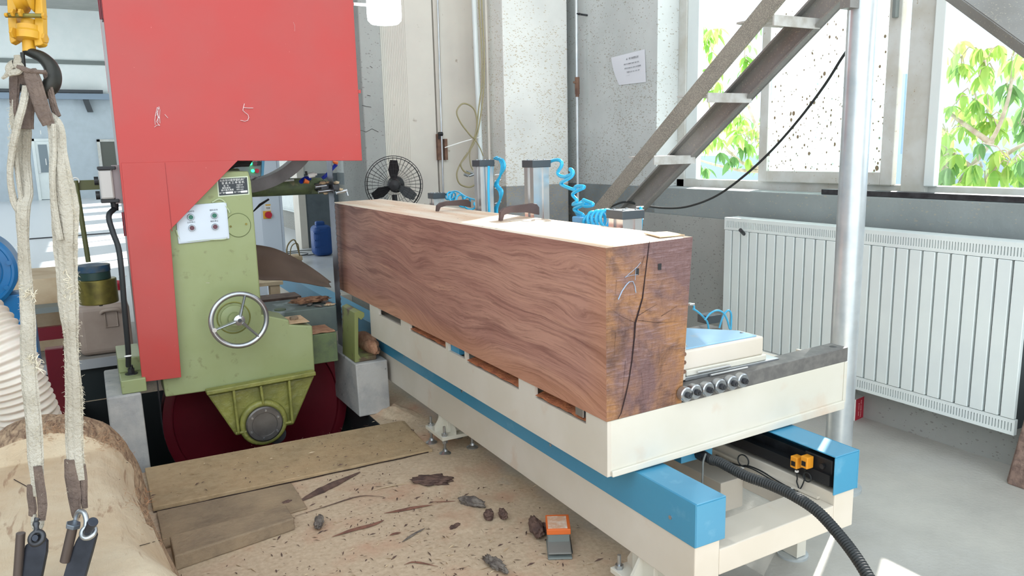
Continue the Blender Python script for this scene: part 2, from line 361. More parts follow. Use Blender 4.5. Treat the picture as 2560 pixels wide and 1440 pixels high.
def copy_tree(o, parent=None):
    c = o.copy(); COL.objects.link(c)
    if parent: c.parent = parent
    for ch in list(o.children): copy_tree(ch, c)
    return c
def bez(pts, n=8):                  # Catmull-Rom through points
    P = [Vector(p) for p in pts]; P = [P[0] * 2 - P[1]] + P + [P[-1] * 2 - P[-2]]; out = []
    for i in range(1, len(P) - 2):
        a, b_, c, d = P[i - 1:i + 3]
        for k in range(n):
            t = k / n; out.append(.5 * ((2 * b_) + (c - a) * t + (2 * a - 5 * b_ + 4 * c - d) * t * t + (3 * b_ - a - 3 * c + d) * t ** 3))
    out.append(P[-2]); return out
def text(body, name, size, loc, xdir, ydir, m, parent=None, ext=.0004, align='CENTER'):
    cu = bpy.data.curves.new(name, 'FONT'); cu.body = body; cu.size = size; cu.extrude = ext; cu.align_x = align; cu.align_y = 'CENTER'; cu.resolution_u = 2
    o = bpy.data.objects.new(name, cu); COL.objects.link(o)
    x = Vector(xdir).normalized(); y = Vector(ydir); y = (y - x * y.dot(x)).normalized(); z = x.cross(y)
    M = Matrix((x, y, z)).transposed().to_4x4(); M.translation = Vector(loc)
    dg = bpy.context.evaluated_depsgraph_get(); me = bpy.data.meshes.new_from_object(o.evaluated_get(dg)); bpy.data.objects.remove(o)
    me.transform(M); me.materials.clear(); me.materials.append(m)
    o = bpy.data.objects.new(name, me); COL.objects.link(o)
    if parent: par(o, parent)
    return o
def lump(name, c, rad, m, seed=0, amp=.3, sub=3, rot=0, parent=None, axis=None, fr=3.0):
    bm = bmesh.new(); bmesh.ops.create_icosphere(bm, subdivisions=sub, radius=1)
    for v in bm.verts:
        p = v.co.copy(); k = 1 + amp * mnoise.noise(p * fr + Vector((seed * 3.1, seed, 0))) + amp * .5 * mnoise.noise(p * fr * 3 + Vector((seed, 0, 5)))
        v.co = Vector((p.x * rad[0], p.y * rad[1], p.z * rad[2])) * k
    bmesh.ops.rotate(bm, verts=bm.verts, cent=(0, 0, 0), matrix=Matrix.Rotation(rot, 3, 'Z'))
    zmin = min(v.co.z for v in bm.verts)
    bmesh.ops.translate(bm, verts=bm.verts, vec=Vector(c) - Vector((0, 0, zmin)))
    me = bpy.data.meshes.new(name); bm.to_mesh(me); bm.free(); me.materials.append(m)
    me.polygons.foreach_set('use_smooth', [True] * len(me.polygons))
    o = bpy.data.objects.new(name, me); COL.objects.link(o)
    if parent: par(o, parent)
    return o
# ================================================================== the hall
PX0, PX1, PY0, PY1 = -.14, 1.14, 3.43, 4.67          # saw pit
b = MB()
X0, X1, Y0, Y1 = -6.0, 3.3, -1.6, 31.6
b.box(X0, X1, Y0, PY0, -.9, 0).box(X0, PX0, PY0, PY1, -.9, 0).box(PX1, X1, PY0, PY1, -.9, 0).box(X0, X1, PY1, Y1, -.9, 0).box(PX0, PX1, PY0, PY1, -.9, -.75)
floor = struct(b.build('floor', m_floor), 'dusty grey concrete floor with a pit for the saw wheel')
struct(MB().box(X0, X1 + .2, .8, Y1, 6.45, 6.6).build('ceiling', m_conc))
pitm = mat('painted_pit_shade', (30, 36, 38), .7)  # near-black sheets put the pit's shade into the colour of its sides
MB().box(PX0, PX0 + .004, PY0, PY1, -.75, -.002).box(PX1 - .004, PX1, PY0, PY1, -.75, -.002).box(PX0, PX1, PY0, PY0 + .004, -.75, -.002).box(PX0, PX1, PY1 - .004, PY1, -.75, -.002).box(PX0, PX1, PY0, PY1, -.75, -.746).build('pit_shade_sheets', pitm, floor)
b = MB(); ys_ = -1.6  # unseen left wall added to cut side light; openings light the far hall
for k in range(6):
    yw_ = 8.5 + k * 3.8; b.box(X0, X0 + .25, ys_, yw_, 0, 6.45).box(X0, X0 + .25, yw_, yw_ + 3.0, 0, .9).box(X0, X0 + .25, yw_, yw_ + 3.0, 5.6, 6.45); ys_ = yw_ + 3.0
b.box(X0, X0 + .25, ys_, Y1, 0, 6.45); struct(b.build('wall_left_added', m_wallfar), 'unseen left wall added to cut side light, with openings to light the far hall')
# far wall
YF = 31.5
b = MB(); b.box(X0, X1, YF, YF + .3, 0, 6.45)
wb = struct(b.build('wall_back', m_wallfar), 'far hall wall, white above a grey painted dado')
# far door with window
dx0, dx1 = U(96, 490, 1, YF).x, U(148, 490, 1, YF).x
b = MB(); b.box(dx0, dx0 + .09, YF - .08, YF, 0, 2.1).box(dx1 - .09, dx1, YF - .08, YF, 0, 2.1).box(dx0, dx1, YF - .08, YF, 2.02, 2.1)
d1 = struct(b.build('door_1', whitep), 'white door with a half-glazed leaf in the far wall')
MB().box(dx0 + .09, dx1 - .09, YF - .05, YF, 0.02, 2.02).build('door_leaf', whitep, d1)
MB().box(dx0 + .18, dx1 - .18, YF - .07, YF - .05, .95, 1.9).build('pane', mat('dim_glass', (110, 126, 134), .15), d1)
MB().box(dx0 + .35, dx1 - .25, YF - .085, YF - .07, 1.2, 1.42).build('paper_sign', whitem, d1)
MB().cyl((dx0 + .14, YF - .05, .95), (dx0 + .14, YF - .12, .95), .03).build('door_handle', steel, d1)
MB().box(dx0 + .3, dx1 - .3, YF - .02, YF, 2.25, 2.38).build('door_number_plate', whitem, d1)
# open steel window at px 250
wx0, wx1 = U(247, 400, 1, YF).x, U(275, 400, 1, YF).x
b = MB(); za, zb = .9, 2.05
b.box(wx0, wx0 + .1, YF - .1, YF, za, zb).box(wx1 + .5, wx1 + .6, YF - .1, YF, za, zb).box(wx0, wx1 + .6, YF - .1, YF, zb - .08, zb).box(wx0, wx1 + .6, YF - .1, YF, za, za + .08)
w9 = struct(b.build('window_3', pvc)); MB().box(wx0 + .1, wx1 + .5, YF - .05, YF - .02, za + .08, zb - .08).build('pane', mat('dark_glass', (88, 92, 84), .2), w9)
struct(MB().box(X0, X1, YF - .06, YF, 4.62, 4.76).build('trim_1', greyp), 'thin conduit along the far wall')
rk = thing('wall_rack', 'long blue-grey steel rail on brackets high on the far wall', 'rack', (-1, YF, 3.1))
MB().box(X0, 1.6, YF - .35, YF - .2, 3.42, 3.62).build('rail', mat('rail_blue_grey', (132, 150, 168), .5), rk)
MB().box(X0, .9, YF - .4, YF - .12, 3.64, 3.74).build('top_bar', mat('dark_rail', (60, 66, 72), .5), rk)
for k, xx in enumerate((-3.2, -1.35, .35)):
    MB().hexa([(xx - .25, YF - .3, 3.42), (xx + .0, YF - .3, 3.42), (xx + .0, YF, 3.42), (xx - .25, YF, 3.42)][:0] or [(xx, YF - .3, 3.0), (xx + .18, YF - .3, 3.0), (xx + .18, YF, 3.0), (xx, YF, 3.0), (xx - .12, YF - .3, 3.5), (xx + .06, YF - .3, 3.5), (xx + .06, YF, 3.5), (xx - .12, YF, 3.5)]).build('bracket', mat('dark_rail', (60, 66, 72)), rk)
# window wall (right): bands of wall around openings
XW, XO = 3.2, 3.45
WY0, WY1, WZ0, WZ1 = .2, 3.878, 1.05, 3.28
b = MB()
def wallcut(b, y0, y1, holes, zt=6.45):
    ys = y0
    for (a, c, z0, z1) in holes:
        b.box(XW, XO, ys, a, 0, zt).box(XW, XO, a, c, 0, z0).box(XW, XO, a, c, z1, zt); ys = c
    b.box(XW, XO, ys, y1, 0, zt)
holes = [(WY0, WY1, WZ0, WZ1)] + [(y, y + 1.9, 1.0, 4.0) for y in (12.2, 15.2, 18.2, 21.2, 24.2, 27.2)]
wallcut(b, -1.6, Y1, holes)
wr = struct(b.build('wall_right', m_wallR), 'window wall, white above grey paint with wood chips stuck on it')
MB().box(XW - .04, XW, -1.6, 4.75, 0, .888).build('plinth', m_conc, wr)
MB().box(XW - .015, XO - .12, WY0, WY1 + .0, WZ0 - .165, WZ0 + .004).build('sill', m_sill, wr, bevel=.006)
# window frames (plane x = 3.36..3.42)
XF = 3.37
def yw(px, py=460): return U(px, py, 0, XF).y
def framewin(name, y0, y1, z0, z1, yd, label):
    w = struct(MB().box(XF, XF + .06, y0, y1, z0, z0 + .06).box(XF, XF + .06, y0, y1, z1 - .06, z1).box(XF, XF + .06, y0, y0 + .05, z0 + .06, z1 - .06).box(XF, XF + .06, y1 - .05, y1, z0 + .06, z1 - .06).build(name, pvc, bevel=.003), label)
    return w
# open left light | dirty sash | mullion | open right light ; upper lights above a transom
ya, yb_ = WY1, yw(1905)            # left light
yc, yd_ = yw(1905), yw(2240)       # dirty sash
ym0, ym1 = yw(2318, 480), yw(2256, 480)   # mullion
ZT = 2.75
w1 = struct(MB().box(XF, XF + .06, WY0, WY1, WZ0, WZ0 + .05).box(XF, XF + .06, WY0, WY1, ZT, ZT + .07).box(XF, XF + .06, WY0, WY1, WZ1 - .06, WZ1)
            .box(XF, XF + .06, WY1 - .07, WY1, WZ0, WZ1).box(XF, XF + .06, WY0, WY0 + .07, WZ0, WZ1).build('window_1', pvc, bevel=.003), 'large white framed window, open at both ends with one dirty sliding sash')
MB().box(XF - .02, XF + .08, ym0, ym1, WZ0 + .02, WZ1).build('mullion', pvc, w1, bevel=.003)
MB().box(XF - .035, XF - .0, ym0 - .05, ym0 - .0, WZ0 + .05, WZ1).build('sash_stile', whitep, w1, bevel=.004)
MB().box(XF + .01, XF + .05, WY1 - .17, WY1 - .07, WZ0 + .05, ZT).build('sash_stile', whitep, w1, bevel=.003)
s1 = MB(); xs0, xs1 = XF - .035, XF + .0
s1.box(xs0, xs1, yd_, yd_ + .065, WZ0 + .05, ZT).box(xs0, xs1, yc - .06, yc, WZ0 + .05, ZT).box(xs0, xs1, yd_ + .065, yc - .06, WZ0 + .05, WZ0 + .11).box(xs0, xs1, yd_ + .065, yc - .06, ZT - .06, ZT)
sash = s1.build('sliding_sash', pvc, w1, bevel=.003)
MB().box(XF - .02, XF - .014, yd_ + .06, yc - .055, WZ0 + .105, ZT - .055).build('pane', m_dirty, sash)
MB().box(XF - .06, XF - .035, yd_ + .015, yd_ + .035, 1.86, 1.98).build('latch', greyp, sash, bevel=.004)
for (p, q) in ((WY0 + .07, ym0), (ym1, WY1 - .07)):
    MB().box(XF + .02, XF + .026, p, q, ZT + .07, WZ1 - .06).build('pane', m_clear, w1)
MB().box(XF + .026, XF + .03, WY0 + .05, ym0, WZ0 + .05, ZT).build('pane', m_clear, w1)
for k, (a, c, z0, z1) in enumerate(holes[1:]):
    w = struct(MB().box(XF, XF + .06, a, c, z0, z0 + .06).box(XF, XF + .06, a, c, z1 - .06, z1).box(XF, XF + .06, a, a + .06, z0, z1).box(XF, XF + .06, c - .06, c, z0, z1).box(XF, XF + .06, a + .9, a + .98, z0, z1).build('window_%d' % (k + 4), pvc))
# dark steel bar lying on the sill
o = MB().box(XW - .01, XW + .05, .9, U(2056, 480, 0, XW).y, WZ0 + .004, WZ0 + .03).build('steel_bar', dsteel, bevel=.003)
tag(o, 'long dark steel bar lying on the window sill', 'bar')
# column and wing wall
YC = 4.746
struct(MB().box(2.58, 3.10, YC, YC + .42, 0, 6.45).build('wall_column', m_column, bevel=.006), 'white column spattered with wood chips beside the window wall')
YG = 5.12
xg0, xg1 = U(905, 300, 1, YG).x, U(957, 300, 1, YG).x
xp1 = U(1192, 300, 1, YG).x
struct(MB().box(xg0, xg1, YG - .04, YG + .5, 0, 6.45).build('wall_side', m_conc, bevel=.008), 'cracked grey concrete pier left of the door panels')
struct(MB().box(xp1 + .22, XW, YG + .05, YG + .2, 0, 6.45).build('wall_side.001', m_conc))
# crack lines on the pier
b = MB()
for (pts) in ([(900, 325), (915, 330), (930, 322), (946, 330)], [(905, 263), (915, 266), (928, 268)], [(918, 238), (926, 240)], [(925, 165), (931, 170)]):
    b.tube([U(x, y, 1, YG - .041) for x, y in pts], .003, 5, .5)
struct(b.build('wall_side_crack', mat('crack_dark', (70, 68, 64), .9)))
# big door: two insulated leaves, fluted
dr = struct(MB().box(xg1 - .02, xp1 + .3, YG + .06, YG + .10, 3.6, 3.75).build('door_2', beige), 'tall beige insulated double door behind the fan')
xm = U(1098, 300, 1, YG).x
for (a, c, n) in ((xg1 + .008, xm, 16), (xm + .012, xp1 + .24, 0)):
    b = MB(); b.box(a, c, YG + .06, YG + .12, .03, 3.6)
    lf = b.build('door_leaf', beige, dr)
    if n:
        for k in range(n):
            x_ = a + .012 + k * (c - a) * .5 / n
            MB().box(x_, x_ + .007, YG + .057, YG + .06, .03, 3.6).build('flute', beige, lf)
MB().tube([U(1092, -300, 1, YG + .03), U(1094, 0, 1, YG + .03), U(1108, 480, 1, YG + .03), U(1112, 700, 1, YG + .03)], .006, 8).build('lock_rod', steel, dr, smooth=40)
a_, c_ = U(1095, 335, 1, YG + .03), U(1106, 400, 1, YG + .03)
MB().box(a_.x - .005, a_.x + .02, YG + .03, YG + .06, c_.z, a_.z).build('latch_plate', rust, dr)
MB().box(c_.x + .022, c_.x + .045, YG + .03, YG + .06, c_.z, a_.z - .035).build('latch_plate', rust, dr)
MB().cyl((a_.x, YG + .02, a_.z), (a_.x + .03, YG + .02, a_.z), .014).cyl((a_.x + .005, YG + .02, a_.z), (a_.x + .005, YG + .02, a_.z - .035), .007).build('bolt_handle', blackp, dr)
# conduit + water pipe
def pipe_on(name, pts, r_, m, label, cat, **kw):
    o = MB().tube(pts, r_, 12).build(name, m, smooth=50); tag(o, label, cat, **kw); return o
pipe_on('white_plastic_pipe', [U(1181, -400, 1, 4.95), U(1185, 0, 1, 4.95), U(1205, 480, 1, 4.95), U(1214, 760, 1, 4.95)], .018, whitep, 'white plastic pipe running up beside the door panels', 'pipe')
pipe_on('cream_conduit', [U(1212, -400, 1, 4.9), U(1214, 0, 1, 4.9), U(1226, 500, 1, 4.9), U(1230, 760, 1, 4.9)], .01, beige, 'thin cream conduit on the left side of the column', 'pipe')
YP = 4.62
wp = thing('water_pipe', 'thin grey steel pipe with a rusty union, in the corner right of the column', 'pipe', (U(1445, 460, 1, YP).x, YP, 0))
MB().tube([(U(1443, 300, 1, YP).x, YP, 0), (U(1443, 300, 1, YP).x, YP, 3.6)], .010, 12).build('tube', galv, wp, smooth=50)
pp = U(1443, 215, 1, YP)
MB().cyl(pp - Vector((0, 0, .055)), pp + Vector((0, 0, .06)), .017, n=8).cyl(pp - Vector((0, 0, .075)), pp - Vector((0, 0, .05)), .013).cyl(pp + Vector((0, 0, .02)), pp + Vector((-.03, 0, .025)), .008).build('union', rust, wp, smooth=30)
for yy in (35,):
    q = U(1445, yy, 1, YP); MB().ring(q, (0, 0, 1), .016, .005, 20, 6).cyl(q, (3.2, YP + .02, q.z), .007).build('clip', dsteel, wp, smooth=40)
# partition further down the hall
YM = 11.0
xa_, xb_ = U(748, 500, 1, YM).x, U(762, 500, 1, YM).x
struct(MB().box(xa_, XW, YM, YM + .25, 0, 6.45).build('wall_partition', m_wallmid), 'two-tone wall, white over grey, behind the blue canister')
struct(MB().box(xa_ - .02, xb_, YM - .05, YM + .28, 0, 6.45).build('trim_2', beige), 'beige corner post of the two-tone wall')
# ------------------------------------------------------------------ outdoors
struct(MB().box(3.45, 30, -12, 34, -.6, -.2).build('ground', mat('yard_ground', (170, 176, 168), .9)), 'pale yard outside the windows')
bl = thing('outbuilding', 'pale blue-white outbuilding beyond the trees with a dark red roof edge', 'building', (12, 6, -.2))
MB().box(12, 15, -1, 12, -.2, 4.6).build('wall', mat('pale_blue_wall', (200, 216, 232), .8), bl)
p_ = U(2350, 62, 0, 12); MB().box(11.8, 15.2, -1.2, 12.2, 4.6, 4.72).build('roof_edge', maroon, bl)
for k in range(3): MB().box(11.96, 12, 1 + k * 3.6, 2.6 + k * 3.6, .9, 2.4).build('window', mat('sky_glass', (170, 196, 220), .1), bl)
MB().box(9.0, 9.2, -1, 13, -.2, 1.15).build('low_wall', mat('grey_blue_wall', (150, 170, 190), .8)).parent = None
o = bpy.data.objects['low_wall']; tag(o, 'low grey-blue yard wall below the foliage', 'wall')
def leafmesh(w=.022, L=.11):
    me = bpy.data.meshes.new('leaf'); vs_ = []; fs = []
    prof = [(0, 0), (.2, .7), (.45, 1), (.72, .72), (1, 0)]
    for i, (t_, k) in enumerate(prof):
        z = -.12 * L * (t_ * 2) ** 1.6
        vs_ += [(-w * k, t_ * L, z + .010 * k), (0, t_ * L, z), (w * k, t_ * L, z + .010 * k)]
    for i in range(4):
        a = i * 3; fs += [(a, a + 1, a + 4, a + 3), (a + 1, a + 2, a + 5, a + 4)]
    me.from_pydata(vs_, [], fs); me.polygons.foreach_set('use_smooth', [True] * len(fs)); return me
LM = leafmesh(); LM.materials.append(m_leaf)
def tree(name, label, base, limbs, clusters, n_each, far=0):
    t = thing(name, label, 'tree', base, 'fruit trees outside the windows')
    b = MB(); b.tube([base, limbs[0][0]], [.07, .05], 10)
    for L_ in limbs: P_ = bez(L_, 5); b.tube(P_, [.017 * (1 - .75 * i / len(P_)) + .003 for i in range(len(P_))], 8)
    b.build('trunk', mat('tree_bark', (190, 180, 166), .9, c2=(160, 148, 134), ns=20), t, smooth=60)
    tw = MB(); placed = 0; extra = MB()
    for (c, rad, n) in clusters:
        c = Vector(c)
        for k in range(n):
            if k % 5 == 0:
                hub = c + Vector([random.gauss(0, rad * .55) for _ in range(3)])
                tw.tube([c + (hub - c) * .2, (c + hub) * .5 + Vector((0, 0, .03)), hub], .004, 5)
                az = random.uniform(0, 6.28)
            az2 = az + (k % 5) * 1.25 + random.uniform(-.3, .3)
            M = Matrix.Translation(hub) @ Matrix.Rotation(az2, 4, 'Z') @ Matrix.Rotation(random.uniform(-1.25, -.3), 4, 'X') @ Matrix.Rotation(random.uniform(-.6, .6), 4, 'Y') @ Matrix.Scale(random.uniform(.75, 1.35), 4)
            if placed < n_each:
                o = bpy.data.objects.new('leaf', LM); COL.objects.link(o); o.parent = t; o.matrix_parent_inverse = Matrix.Translation(-Vector(base)); o.matrix_world = M; o.matrix_basis = M; placed += 1
            else: extra.add([M @ v.co for v in LM.vertices], [tuple(p.vertices) for p in LM.polygons])
    o = tw.build('twig', mat('tree_bark', (170, 156, 140)), t); o['kind'] = 'stuff'
    if far:
        for k in range(far):
            c, rad, n = random.choice(clusters); c = Vector(c) + Vector((.7, .1, random.uniform(-.2, .1)))
            M = Matrix.Translation(c + Vector([random.gauss(0, rad * .9) for _ in range(3)])) @ Matrix.Rotation(random.uniform(0, 6.28), 4, 'Z') @ Matrix.Rotation(random.uniform(-1.2, -.2), 4, 'X') @ Matrix.Scale(random.uniform(.6, 1.0), 4)
            extra.add([M @ v.co for v in LM.vertices], [tuple(p.vertices) for p in LM.polygons])
    if extra.f: o = extra.build('foliage', m_leaf2, t); o['kind'] = 'stuff'
XA = 5.2
cl = [(U(x, y, 0, XA + random.uniform(-.2, .35)), r_, n) for x, y, r_, n in ((1770, 90, .16, 50), (1755, 190, .18, 50), (1860, 150, .14, 30), (1745, 300, .15, 30), (1850, 280, .17, 50), (1880, 350, .2, 70), (1800, 340, .12, 20), (1760, 430, .09, 14), (1830, 385, .12, 20))]
b0 = U(1880, 420, 0, XA)
tree('fruit_tree', 'leafy green tree seen through the open left window light', (b0.x, b0.y - 1.0, -.2), [[U(2000, 420, 0, XA), U(1885, 418, 0, XA), U(1830, 385, 0, XA), U(1790, 330, 0, XA), U(1760, 200, 0, XA)], [U(2000, 420, 0, XA), U(1880, 428, 0, XA), U(1800, 415, 0, XA), U(1730, 395, 0, XA)], [U(2000, 420, 0, XA), U(1900, 330, 0, XA), U(1850, 200, 0, XA)]], cl, 300, 120)
XB = 4.9
cl = [(U(x, y, 0, XB + random.uniform(-.2, .3)), r_, n) for x, y, r_, n in ((2400, 140, .12, 36), (2460, 160, .10, 26), (2530, 140, .12, 26), (2430, 235, .1, 24), (2470, 290, .12, 34), (2370, 330, .12, 40), (2380, 400, .13, 36), (2460, 420, .13, 40), (2530, 400, .14, 50), (2550, 310, .1, 26), (2520, 230, .08, 14), (2350, 430, .1, 26))]
b1 = U(2440, 520, 0, XB)
tree('fruit_tree', 'leafy green tree seen through the open right window light', (b1.x, b1.y, -.2), [[U(2440, 500, 0, XB), U(2400, 460, 0, XB), U(2480, 350, 0, XB), U(2520, 250, 0, XB), U(2535, 150, 0, XB)], [U(2440, 500, 0, XB), U(2500, 400, 0, XB), U(2600, 340, 0, XB)], [U(2480, 360, 0, XB), U(2410, 310, 0, XB), U(2345, 260, 0, XB)], [U(2440, 430, 0, XB), U(2390, 390, 0, XB), U(2330, 370, 0, XB)]], cl, 300, 200)
# ------------------------------------------------------------------ radiators
def radiator(label, x, y0, y1, z0, z1, n, nslot, grp, loc=None):
    t = thing('panel_radiator', label, 'radiator', (x, (y0 + y1) / 2, z0), grp)
    d = .10
    MB().box(x + .02, x + d, y0 + .01, y1 - .01, z0 + .015, z1 - .015).build('back_frame', mat('radiator_gap', (60, 66, 68), .6), t)
    gh = .062
    for (a, c, nm) in ((z1 - gh, z1, 'top_grille'), (z0, z0 + gh, 'bottom_grille')):
        b = MB(); b.box(x, x + .02, y0, y1, a, a + .014).box(x, x + .02, y0, y1, c - .014, c)
        p = (y1 - y0 - .02) / nslot
        b.box(x, x + .02, y0, y0 + .01, a + .014, c - .014).box(x, x + .02, y1 - .01, y1, a + .014, c - .014)
        for k in range(nslot): b.box(x, x + .02, y0 + .01 + k * p + p * .36, y0 + .01 + (k + 1) * p, a + .014, c - .014)
        if nm == 'top_grille': b.box(x, x + d, y0, y1, c, c + .004)
        b.build(nm, whitep, t)
    p = (y1 - y0) / n
    for k in range(n):
        MB().box(x - .002, x + .018, y0 + k * p + .0048, y0 + (k + 1) * p - .0048, z0 + gh + .002, z1 - gh - .002).build('panel', whitep, t, bevel=.002, seg=1)
    for k in (.2, .8): MB().box(x + d, XW - .038, y0 + (y1 - y0) * k, y0 + (y1 - y0) * k + .03, z1 - .2, z1 - .12).box(x + d - .05, XW - .038, y0 + (y1 - y0) * k, y0 + (y1 - y0) * k + .03, z0 + .1, z0 + .16).build('bracket', whitep, t)
XR = 3.03
radiator('long white wall radiator of flat vertical panels under the big window', XR, U(2534, 1087, 0, XR).y, U(1811, 560, 0, XR).y, .175, .915, 26, 130, None)
rp = U(1868, 580, 0, XR); o = MB().cyl(rp + Vector((-.001, .02, -.012)), rp + Vector((-.05, -.0, .014)), .010, n=12).build('radiator_valve', dsteel, smooth=40)
tag(o, 'small dark valve stub sticking out of the radiator top left', 'valve')
t = bpy.data.objects['panel_radiator']
par(o, t); del o['label']; del o['category']
radiator('small far white radiator below the distant window', 3.1, 13.3, 14.6, .35, 1.0, 12, 40, None)
# brown rough board at the right edge
bb = U(2505, 1205, 2, 0)
o = MB().hexa([(bb.x, bb.y - .02, 0), (bb.x + .0, bb.y - .4, 0), (bb.x + .03, bb.y - .4, 0), (bb.x + .03, bb.y, 0),
               (bb.x + .04, bb.y - .06, .42), (bb.x + .04, bb.y - .4, .42), (bb.x + .07, bb.y - .4, .42), (bb.x + .07, bb.y - .06, .42)]).build('rough_board', mat('rough_brown', (146, 122, 110), .9, c2=(112, 92, 84), ns=60, bump=.8), bevel=.004)
tag(o, 'rough brown speckled board leaning by the right end of the radiator', 'board')
# ================================================================== carriage track (fixed base)
XL, YE = 1.27, 1.37              # left face of the left rail, near end of both rails
TZ = .022                        # the track and table rise slightly towards the window
def sh(x, z): return z + TZ * (x - XL)
YEND = 6.3
tr = thing('carriage_track', 'cream steel track frame with blue rail covers running from the front to the far end', 'machine base', (1.57, 3.6, 0))
for (x0, x1) in ((XL, XL + .085), (1.80, 1.885)):
    z0 = .150 if x0 < 1.5 else .185
    MB().box(x0, x1, YE, YEND, z0, sh(x0, .292)).build('side_beam', cream, tr, bevel=.003)
lb = MB(); lb.box(XL - .004, XL - .0005, YE - .004, YEND, .288, .408).box(XL - .0005, XL + .1, YE - .004, YEND, .404, .408).box(XL - .0005, XL + .1, YE - .004, YE, .288, .404).box(XL + .096, XL + .1, YE, YEND, .35, .404)
lc = lb.build('rail_cover', blue, tr, bevel=.002); lc['label'] = 'blue cover over the left rail'
rx0, rx1 = 1.79, 1.895; rz = .42
rb = MB(); rb.box(rx1 - .004, rx1, YE - .004, YEND, .30, rz).box(rx0 + .0, rx1 - .004, YE - .004, YEND, rz - .004, rz).box(rx0, rx1 - .004, YE - .004, YE, .302, rz - .004)
rc = rb.build('rail_cover', blue, tr, bevel=.002); rc['label'] = 'blue cover over the right rail, open on the inside'
for k, yy in enumerate((1.46, 2.06, 2.75, 3.4, 4.0)):
    MB().cyl((XL - .0075, yy, .335), (XL - .003, yy, .335), .0055, n=12).build('screw', steel, lc)
MB().box(1.83, 1.875, YE + .01, YEND, .304, .345).box(1.842, 1.862, YE + .01, YEND, .345, .375).build('linear_rail', dsteel, tr)
MB().box(1.800, 1.828, YE + .02, YEND, .318, .352).build('cable_tray', blackp, tr)
MB().box(1.81, 1.86, YE + .02, YE + .12, .346, .395).build('end_block', blackp, tr, bevel=.004)
for yy in (1.42, 1.47):
    MB().cyl((1.807, yy, .37), (1.80, yy, .37), .008, n=10).build('bolt', dsteel, tr)
# inner lips and boxes on the right beam
MB().box(1.788, 1.80, YE + .05, YEND, .270, .278).box(1.786, 1.80, YE + .3, YEND, .232, .236).build('lip', cream, tr)
MB().box(1.70, 1.80, 1.72, 2.35, .12, .225).build('inner_box', cream, tr, bevel=.003)
# cross beams
for yy in (YE, 2.35, 3.2, 4.4, 5.6):
    if yy == YE: MB().hexa([(XL + .085, YE, .185), (1.80, YE, .192), (1.80, YE + .12, .192), (XL + .085, YE + .12, .185), (XL + .085, YE, .258), (1.80, YE, .268), (1.80, YE + .12, .268), (XL + .085, YE + .12, .258)]).build('cross_beam', cream, tr, bevel=.003)
    else: MB().box(XL + .085, 1.80, yy, yy + .14, .16, .26).build('cross_beam', cream, tr, bevel=.003)
# legs
def leg(xc, yc, bare=0):
    z1 = .155 if xc < 1.5 else .19
    lg = MB().box(xc - .04, xc + .045, yc - .05, yc + .05, .082, z1).build('leg', creamr, tr, bevel=.003)
    MB().box(xc - .085, xc + .085, yc - .095, yc + .095, .066, .082).build('foot_plate', creamr, lg, bevel=.002)
    for sx in (-1, 1):
        x0 = xc + .045 if sx > 0 else xc - .04; x1 = xc + sx * .08
        for yy in (yc,) : MB().prism([(x0, .082), (x1, .082), (x1, .10), (x0 + sx * .008, .152), (x0, .152)], 1, yy - .005, yy + .005).build('gusset', creamr, lg)
    for sy in (-1, 1): MB().prism([(yc + sy * .05, .082), (yc + sy * .09, .082), (yc + sy * .09, .10), (yc + sy * .055, .152), (yc + sy * .05, .152)], 0, xc - .025, xc - .015).build('gusset', creamr, lg)
    for sx in (-1, 1):
        for sy in (-1, 1):
            if sx * sy > 0 and not bare: pass
            bx, by = xc + sx * .066, yc + sy * .076
            MB().cyl((bx, by, .010), (bx, by, .125), .006, n=10).cyl((bx, by, .082), (bx, by, .094), .013, n=6).cyl((bx, by, .050), (bx, by, .062), .013, n=6).build('levelling_bolt', steel, lg, smooth=40)
            MB().lathe([(.026, 0), (.026, .004), (.012, .013), (.010, .022)], (bx, by, 0), n=20).build('levelling_pad', steel, lg, smooth=40)
pd = U(1098, 1140, 2, 0)
leg(XL + .055, pd.y + .076 + .01)
leg(XL + .055, 1.60)
lg_ = MB().box(1.845, 1.885, 1.53, 1.61, .012, .19).build('leg', creamr, tr)
MB().lathe([(.048, 0), (.048, .008), (.020, .012), (.018, .02)], (1.868, 1.566, 0), n=32).build('round_foot', galv, lg_, smooth=40)
MB().cyl((1.903, 1.56, .008), (1.903, 1.56, .0095), .006).build('foot_hole', blackp, lg_)
for yy in (3.1, 4.5, 5.9): leg(1.845, yy)
for yy in (4.5, 5.9): leg(XL + .055, yy)
# proximity sensors and their wires on the right beam
for k, px in enumerate((1998, 2024)):
    p = U(px, 1152, 0, 1.797)
    sn = thing('proximity_sensor', ('orange proximity sensor on the right rail, the farther of the pair', 'orange proximity sensor on the right rail, the nearer of the pair')[k], 'sensor', (1.792, p.y, p.z))
    MB().box(1.772, 1.800, p.y - .012, p.y + .012, p.z - .018, p.z + .018).build('housing', mat('sensor_orange', (226, 150, 40), .5), sn, bevel=.002)
    MB().box(1.770, 1.772, p.y - .007, p.y + .007, p.z - .010, p.z + .004).build('face', blackp, sn)
    q = [(1.784, p.y, p.z - .018)] + [U(a, b_, 0, 1.790) for a, b_ in ([(1993, 1195), (1992, 1205), (1998, 1225), (1993, 1228)] if k == 0 else [(2010, 1182), (2012, 1195), (2002, 1220), (1990, 1224)])]
    MB().tube(bez(q, 5), .0022, 6).build('lead', rubber, sn, smooth=60)
MB()
w = MB().tube(bez([U(a, b_, 0, 1.788) for a, b_ in ((1790, 1142), (1815, 1152), (1850, 1164), (1868, 1164), (1900, 1176), (1940, 1200), (1975, 1220), (1985, 1224))], 6), .0024, 6).tube(bez([U(a, b_, 0, 1.786) for a, b_ in ((1790, 1138), (1830, 1158), (1880, 1172), (1935, 1203), (1985, 1226))], 6), .002, 6)
